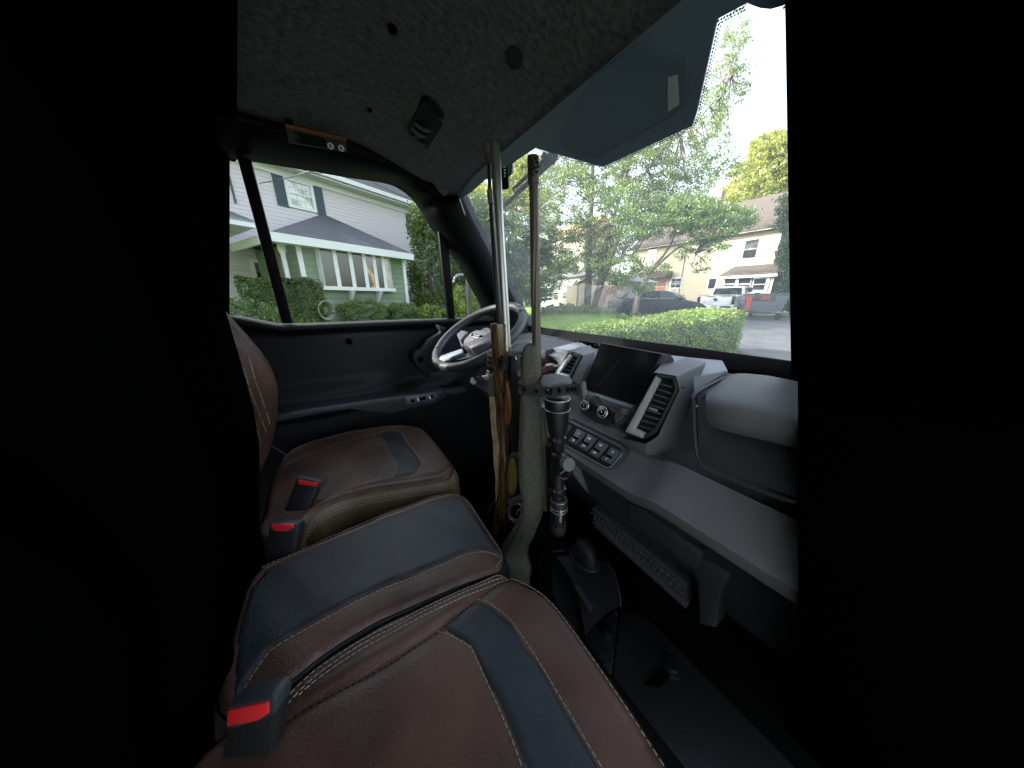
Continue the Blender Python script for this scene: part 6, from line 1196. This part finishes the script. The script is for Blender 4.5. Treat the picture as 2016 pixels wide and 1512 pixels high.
AY = onY(1100, 560, 19).y; AY = 17.5; CT = thing('awning_cottage', onY(1100, 600, AY + 2), 'low white cottage with striped awnings left of the shed', 'cottage')
x0_, x1_ = onY(1066, 570, AY).x, onY(1140, 570, AY).x; zc = onY(1100, 548, AY).z; C0 = Vector((0, AY, GZ))
g = G(); wbox(g, C0, un, UZ, nn, x0_, x1_, 0, zc - GZ, -4, 0); g.build('wall', mat('cottage_wall', (.42, .41, .38), .8), CT, smooth=0)
g = G(); g.rings([[Vector((x, AY + c, z)) for c, z in [(-.3, zc), (2, zc + .55), (4.2, zc)]] for x in (x0_ - .2, x1_ + .2)]); g.build('roof', mat('cottage_roof', (.22, .22, .23), .8), CT, smooth=0)
for q in [(1074, 556, 1090, 578), (1104, 553, 1134, 575)]:
    A = r2(*q, P=C0); nst = 9 if q[0] == 1074 else 14
    aw = None
    for i in range(nst):
        a_ = lerp(A[0], A[1], i / nst); b_ = lerp(A[0], A[1], (i + 1) / nst); g = G() if i < 2 else gs[i % 2]
        if i < 2: gs = (gs if i else []) + [g]
        g.add([C0 + un * a_ + UZ * A[3], C0 + un * b_ + UZ * A[3], C0 + un * b_ + UZ * A[2] + nn * .9, C0 + un * a_ + UZ * A[2] + nn * .9, C0 + un * a_ + UZ * (A[3] - .02), C0 + un * b_ + UZ * (A[3] - .02), C0 + un * b_ + UZ * (A[2] - .03) + nn * .9, C0 + un * a_ + UZ * (A[2] - .03) + nn * .9], [(0, 1, 2, 3), (7, 6, 5, 4), (3, 2, 6, 7), (0, 3, 7, 4), (1, 5, 6, 2), (0, 4, 5, 1)])
    aw = gs[0].build('awning', mat('awning_white', (.5, .5, .46), .8), CT, smooth=0); gs[1].build('awning_stripes', mat('stripe_grey', (.12, .13, .11), .7), aw, smooth=0, weld=False)
for q in [(1076, 578, 1087, 592), (1092, 570, 1100, 590), (1108, 574, 1130, 588)]: A = r2(*q, P=C0); window(CT, C0, un, nn, *A, fr=.08)
BY = 30.; PH = thing('pale_house', onY(1110, 560, BY + 3), 'pale peach house half hidden behind the maple leaves', 'house'); P0_ = Vector((0, BY, GZ))
x0_, x1_ = onY(1075, 500, BY).x, onY(1150, 500, BY).x; zc = onY(1110, 470, BY).z
g = G(); wbox(g, P0_, un, UZ, nn, x0_, x1_, 0, zc - GZ, -6, 0); g.build('wall', mat('pale_siding', (.45, .40, .32), .7), PH, smooth=0)
g = G(); g.rings([[Vector((x, BY + c, z)) for c, z in [(-.4, zc), (3, zc + 2.6), (6.4, zc)]] for x in (x0_ - .4, x1_ + .4)]); g.build('roof', mat('peach_roof', (.5, .3, .2), .8), PH, smooth=0)
for q in [(1098, 495, 1106, 515), (1120, 495, 1128, 515)]: A = r2(*q, P=P0_); window(PH, P0_, un, nn, *A, fr=.1)
# ------------------------------------------------------------------ vehicles outside
def place(root, loc, yaw):
    root.location = (loc[0], loc[1], loc[2] + .27 * sst(((FW[0] * loc[0] + FW[1] * loc[1]) - 8) / 6)); root.rotation_euler = (0, 0, yaw)
def local_thing(name, label, cat): return thing(name, (0, 0, 0), label, cat)
def sedan(name, label, paint):
    r = local_thing(name, label, 'car'); L_, W_ = 4.85, 1.84
    prof = [(-2.4, .35), (-2.42, .62), (-2.38, .88), (-2.2, .98), (-1.75, 1.03), (1.0, .98), (1.9, .86), (2.3, .72), (2.42, .52), (2.38, .32), (1.9, .24), (-1.9, .24)]
    g = G(); rs = []
    for t, s_, dz in [(-1, .965, .03), (-.96, .99, .01), (-.85, 1, 0), (.85, 1, 0), (.96, .99, .01), (1, .965, .03)]: rs.append([Vector((x * s_, t * W_ / 2, z if z < .5 else z - dz)) for x, z in prof])
    g.rings(rs); g.build('body', paint, r, bevel=.02, smooth=50)
    gp_ = [(-1.95, 1.0), (-1.2, 1.36), (-.7, 1.43), (-.05, 1.44), (.35, 1.38), (1.2, .97)]
    g = G(); rs = [[Vector((x * (1 - .04 * abs(t)), t * (.80 if z < 1.1 else .64), z - (.03 if abs(t) == 1 and z > 1.2 else 0))) for x, z in gp_] for t in (-1, -.9, .9, 1)]; g.rings(rs); CB = g.build('cabin', paint, r, bevel=.015, smooth=50)
    for s_ in (-1, 1):
        for q in [[(-1.55, 1.05), (-1.1, 1.31), (-.62, 1.38), (-.56, 1.05)], [(-.5, 1.05), (-.54, 1.385), (-.05, 1.39), (.3, 1.33), (.88, 1.05)]]:
            g = G(); g.prism([Vector((x * .965, s_ * (lerp(.80, .64, (z - 1.0) / .42) + .012), z)) for x, z in q], (0, -s_ * .01, 0)); g.build('side_glass', M['carglass'], CB, smooth=0)
        g = G(); g.tube([Vector((x * .965, s_ * (lerp(.80, .64, (z - 1.0) / .42) + .022), z)) for x, z in [(-1.62, 1.04), (-1.12, 1.335), (-.6, 1.405), (-.05, 1.41), (.32, 1.35), (.95, 1.03), (-1.62, 1.03)]], .012, 5); g.build('window_trim', M['chrome'], CB)
        for x in (-1.42, 1.45):
            g = G(); g.lathe((x, s_ * .70, .33), (0, s_, 0), [(0, .2), (0, .32), (.03, .335), (.2, .335), (.225, .31), (.225, .22)], 28); wh = g.build('wheel', M['tire'], r)
            g = G(); g.lathe((x, s_ * .70, .33), (0, s_, 0), [(.20, .22), (.215, .22), (.20, .05), (.22, .04), (.22, .001)], 20); g.build('rim', M['silver'], wh)
        g = G(); g.box((-2.3, s_ * .72, .8), (.22, .36, .16)); g.build('tail_lamp', M['tail'], r, bevel=.02); g = G(); g.box((2.24, s_ * .70, .66), (.24, .36, .13)); g.build('headlight', M['silver'], r, bevel=.02)
        g = G(); g.box((.62, s_ * .98, 1.03), (.12, .2, .13)); g.build('door_mirror', paint, r, bevel=.03)
    g = G(); g.prism([Vector((.40, -.62, 1.375)), Vector((.40, .62, 1.375)), Vector((1.14, .72, 1.02)), Vector((1.14, -.72, 1.02))], (.02, 0, .012)); g.build('windscreen', M['carglass'], CB, smooth=0)
    g = G(); g.prism([Vector((-1.26, -.60, 1.35)), Vector((-1.26, .60, 1.35)), Vector((-1.88, .68, 1.04)), Vector((-1.88, -.68, 1.04))], (-.02, 0, .012)); g.build('rear_glass', M['carglass'], CB, smooth=0)
    return r
r_ = sedan('sedan_car', 'black sedan parked side on behind the crabapple trunk', M['carpaint']); a_, b_ = atk(1207, 600, 14.6), atk(1371, 600, 15.6); c = (a_ + b_) / 2; place(r_, (c.x, c.y, GZ + .12), math.atan2(b_.y - a_.y, b_.x - a_.x))
r_ = sedan('red_car', 'red car half hidden behind the black sedan, windshield towards the vehicle', M['redpaint']); c = atk(1322, 590, 18.8); place(r_, (c.x, c.y, GZ + .12), R(-70)); r_.scale = (.85, .88, .93)
# pickup, tail towards us
PK = local_thing('pickup_truck', 'white pickup truck parked tail towards the vehicle in the driveway', 'pickup truck')
g = G(); g.rings([[Vector((x, y, z)) for y, z in [(-1.0, .55), (-1.02, .95), (-.98, 1.32), (.98, 1.32), (1.02, .95), (1.0, .55)]] for x in (0, .1, 2.0, 5.2, 5.6)]); g.build('body', M['whitepaint'], PK, bevel=.03)
g = G(); g.rings([[Vector((x, -w_, z)), Vector((x, w_, z))] + [Vector((x2, w2, z2)) for x2, w2, z2 in [(x + sx, w_ * .84, z + .58), (x + sx, -w_ * .84, z + .58)]] for x, w_, z, sx in [(2.0, .94, 1.32, .10), (4.6, .94, 1.32, -.5)]]); CB = g.build('cab', M['whitepaint'], PK, bevel=.04)
g = G(); g.prism([Vector((1.985, -.78, 1.38)), Vector((1.985, .78, 1.38)), Vector((2.07, .70, 1.80)), Vector((2.07, -.70, 1.80))], (-.02, 0, 0)); g.build('rear_window', M['carglass'], CB, smooth=0)
for s_ in (-1, 1):
    g = G(); g.prism([Vector((2.3, s_ * .93, 1.38)), Vector((4.1, s_ * .93, 1.38)), Vector((3.8, s_ * .84, 1.80)), Vector((2.4, s_ * .84, 1.80))], (0, s_ * .02, 0)); g.build('side_glass', M['carglass'], CB, smooth=0)
    g = G(); g.box((-.005, s_ * .9, 1.02), (.09, .17, .44)); g.build('tail_lamp', M['tail'], PK, bevel=.02)
    g = G(); g.box((3.9, s_ * 1.18, 1.42), (.12, .26, .2)); g.build('door_mirror', M['gloss'], PK, bevel=.03)
    for x in (1.0, 4.7):
        g = G(); g.lathe((x, s_ * .74, .40), (0, s_, 0), [(0, .2), (0, .38), (.03, .40), (.24, .40), (.27, .37), (.27, .26)], 28); wh = g.build('wheel', M['tire'], PK); g = G(); g.lathe((x, s_ * .74, .40), (0, s_, 0), [(.24, .26), (.25, .26), (.23, .05), (.25, .001)], 18); g.build('rim', M['silver'], wh)
g = G(); g.box((-.03, 0, 1.02), (.06, 1.58, .50)); TG = g.build('tailgate', M['whitepaint'], PK, bevel=.02)
g = G(); g.box((-.05, 0, 1.29), (.08, 1.9, .05)); g.build('gate_spoiler', M['grey'], TG, bevel=.01)
g = G(); g.lathe((-.06, 0, 1.08), (-1, 0, 0), [(0, .10), (.02, .095), (.02, .001)], 24); g.build('gate_emblem', M['gloss'], TG); 
g = G(); g.prism([Vector((-.085, -.04, 1.10)), Vector((-.085, .04, 1.10)), Vector((-.085, .045, 1.06)), Vector((-.085, .0, 1.02)), Vector((-.085, -.045, 1.06))], (-.006, 0, 0)); g.build('emblem_head', M['silver'], TG, smooth=0)
g = G(); g.box((-.10, 0, .62), (.2, 1.98, .24)); BP = g.build('bumper', M['whitepaint'], PK, bevel=.03)
for y in (-.6, .6): g = G(); g.box((-.2, y, .66), (.03, .55, .10)); g.build('bumper_step', M['blackp'], BP, bevel=.01)
g = G(); g.box((-.205, 0, .66), (.02, .32, .16)); g.build('licence_plate', mat('plate_green_grey', (.35, .38, .36), .5), BP, bevel=.005)
c = atk(1407, 600, 16.8); place(PK, (c.x, c.y, GZ + .02), R(97))
# dump trailer with the letters
TRL = local_thing('dump_trailer', 'red and grey dump trailer lettered GBS standing right of the pickup', 'trailer')
g = G(); g.frustum([Vector((-1.1, -.7, .45)), Vector((1.1, -.7, .45)), Vector((1.1, .7, .45)), Vector((-1.1, .7, .45))], [Vector((-1.3, -.8, 1.35)), Vector((1.3, -.8, 1.35)), Vector((1.3, .8, 1.35)), Vector((-1.3, .8, 1.35))]); g.build('body', mat('trailer_grey', (.12, .135, .15), .6), TRL, bevel=.02)
g = G(); g.prism([Vector((-1.14, -.74, .5)), Vector((-.86, -.74, .5)), Vector((-.95, -.815, 1.36)), Vector((-1.32, -.815, 1.36))], (0, -.02, 0)); g.build('corner_panel', M['rust'], TRL, bevel=.01)
g = G(); g.prism([Vector((-.8, -.80, 1.05)), Vector((.5, -.80, 1.05)), Vector((.52, -.825, 1.3)), Vector((-.82, -.825, 1.3))], (0, -.015, 0)); g.build('sign_board', mat('sign_dark', (.10, .07, .06), .6), TRL, bevel=.006)
text('GBS', .28, (-.15, -.86, 1.17), (1, 0, 0), (0, 0, 1), mat('letter_orange', (.55, .10, .05), .6), TRL, 'trailer_lettering', .004, .01)
g = G(); g.tube([(-1.3, -.85, 1.4), (1.3, -.85, 1.4), (1.3, .85, 1.4), (-1.3, .85, 1.4)], .04, 6, closed=True); g.build('top_rail', M['grey'], TRL)
g = G(); g.tube([(-1.2, -.5, .4), (1.5, -.5, .35)], .05, 6); g.tube([(1.1, -.6, 1.3), (.4, -.9, .2)], .04, 6); g.build('frame', M['grey'], TRL)
for x in (-1.15, 1.0): g = G(); g.lathe((x, -.7, .18), (0, 1, 0), [(0, .05), (0, .18), (.1, .18), (.1, .05)], 18); g.build('wheel', M['tire'], TRL)
leafs = [atk(1466, 600, 15.6), atk(1530, 600, 15.0)]; c = (leafs[0] + leafs[1]) / 2; place(TRL, (c.x, c.y, GZ + .05), math.atan2(leafs[1].y - leafs[0].y, leafs[1].x - leafs[0].x) + .1); TRL.scale = (.72, .72, .95)
for px, lab in ((1489, 'pale wood block under the trailer jack'), (1521, 'yellowish wood block under the right trailer leg')):
    b = onZ(px, 622, GZ + .05); b = atk(px, 620, 14.2); g = G(); g.box((b.x, b.y, GZ + .06), (.5, .3, .08), Matrix.Rotation(.3, 3, 'Z')); g.box((b.x, b.y, GZ + .13), (.3, .3, .06), Matrix.Rotation(.5, 3, 'Z')); tag(g.build('wood_block', M['wood'], None, bevel=.01), lab, 'wood block')
# ------------------------------------------------------------------ overhead cables
def cable(pts, lab, r=.012):
    g = G(); g.tube(smooth_path(pts, 8), r, 5); tag(g.build('power_cable', M['wire'], None), lab, 'cable', None)
cable([onP(511, 361, W0 + n * .05, n), onP(560, 352, W0 + n * 2, n), onP(600, 340, W0 + n * 4, n), onP(640, 325, W0 + n * 6, n), onP(720, 280, W0 + n * 7, n)], 'cable drooping from the lilac house wall, lower of the two there')
cable([onP(575, 341, W0 + n * 1.5, n), onP(700, 345, W0 + n * 3, n), onP(760, 372, W0 + n * 3, n), onP(900, 430, W0 + n * 3, n)], 'thin cable crossing in front of the lilac house roof', .008)
cable([atk(1120, 330, 22), atk(1320, 284, 20), atk(1500, 254, 18), atk(1600, 236, 17)], 'power cable crossing the white sky at upper right', .016)
cable([atk(1420, 482, 19), atk(1520, 487, 18), atk(1600, 488, 17)], 'short cable in front of the cream house upper wall', .012)

GROUPS = {'round_boxwood': 'clipped boxwoods under the bay window', 'leafy_shrub': 'loose shrubs by the lilac house', 'arborvitae_tree': 'arborvitae trees right of the lilac house',
          'wooden_post': 'posts beyond the quarter window', 'wood_block': 'wood blocks under the trailer', 'power_cable': 'overhead cables'}
for o in S.objects:
    if o.parent is None and o.name.split('.')[0] in GROUPS: o['group'] = GROUPS[o.name.split('.')[0]]
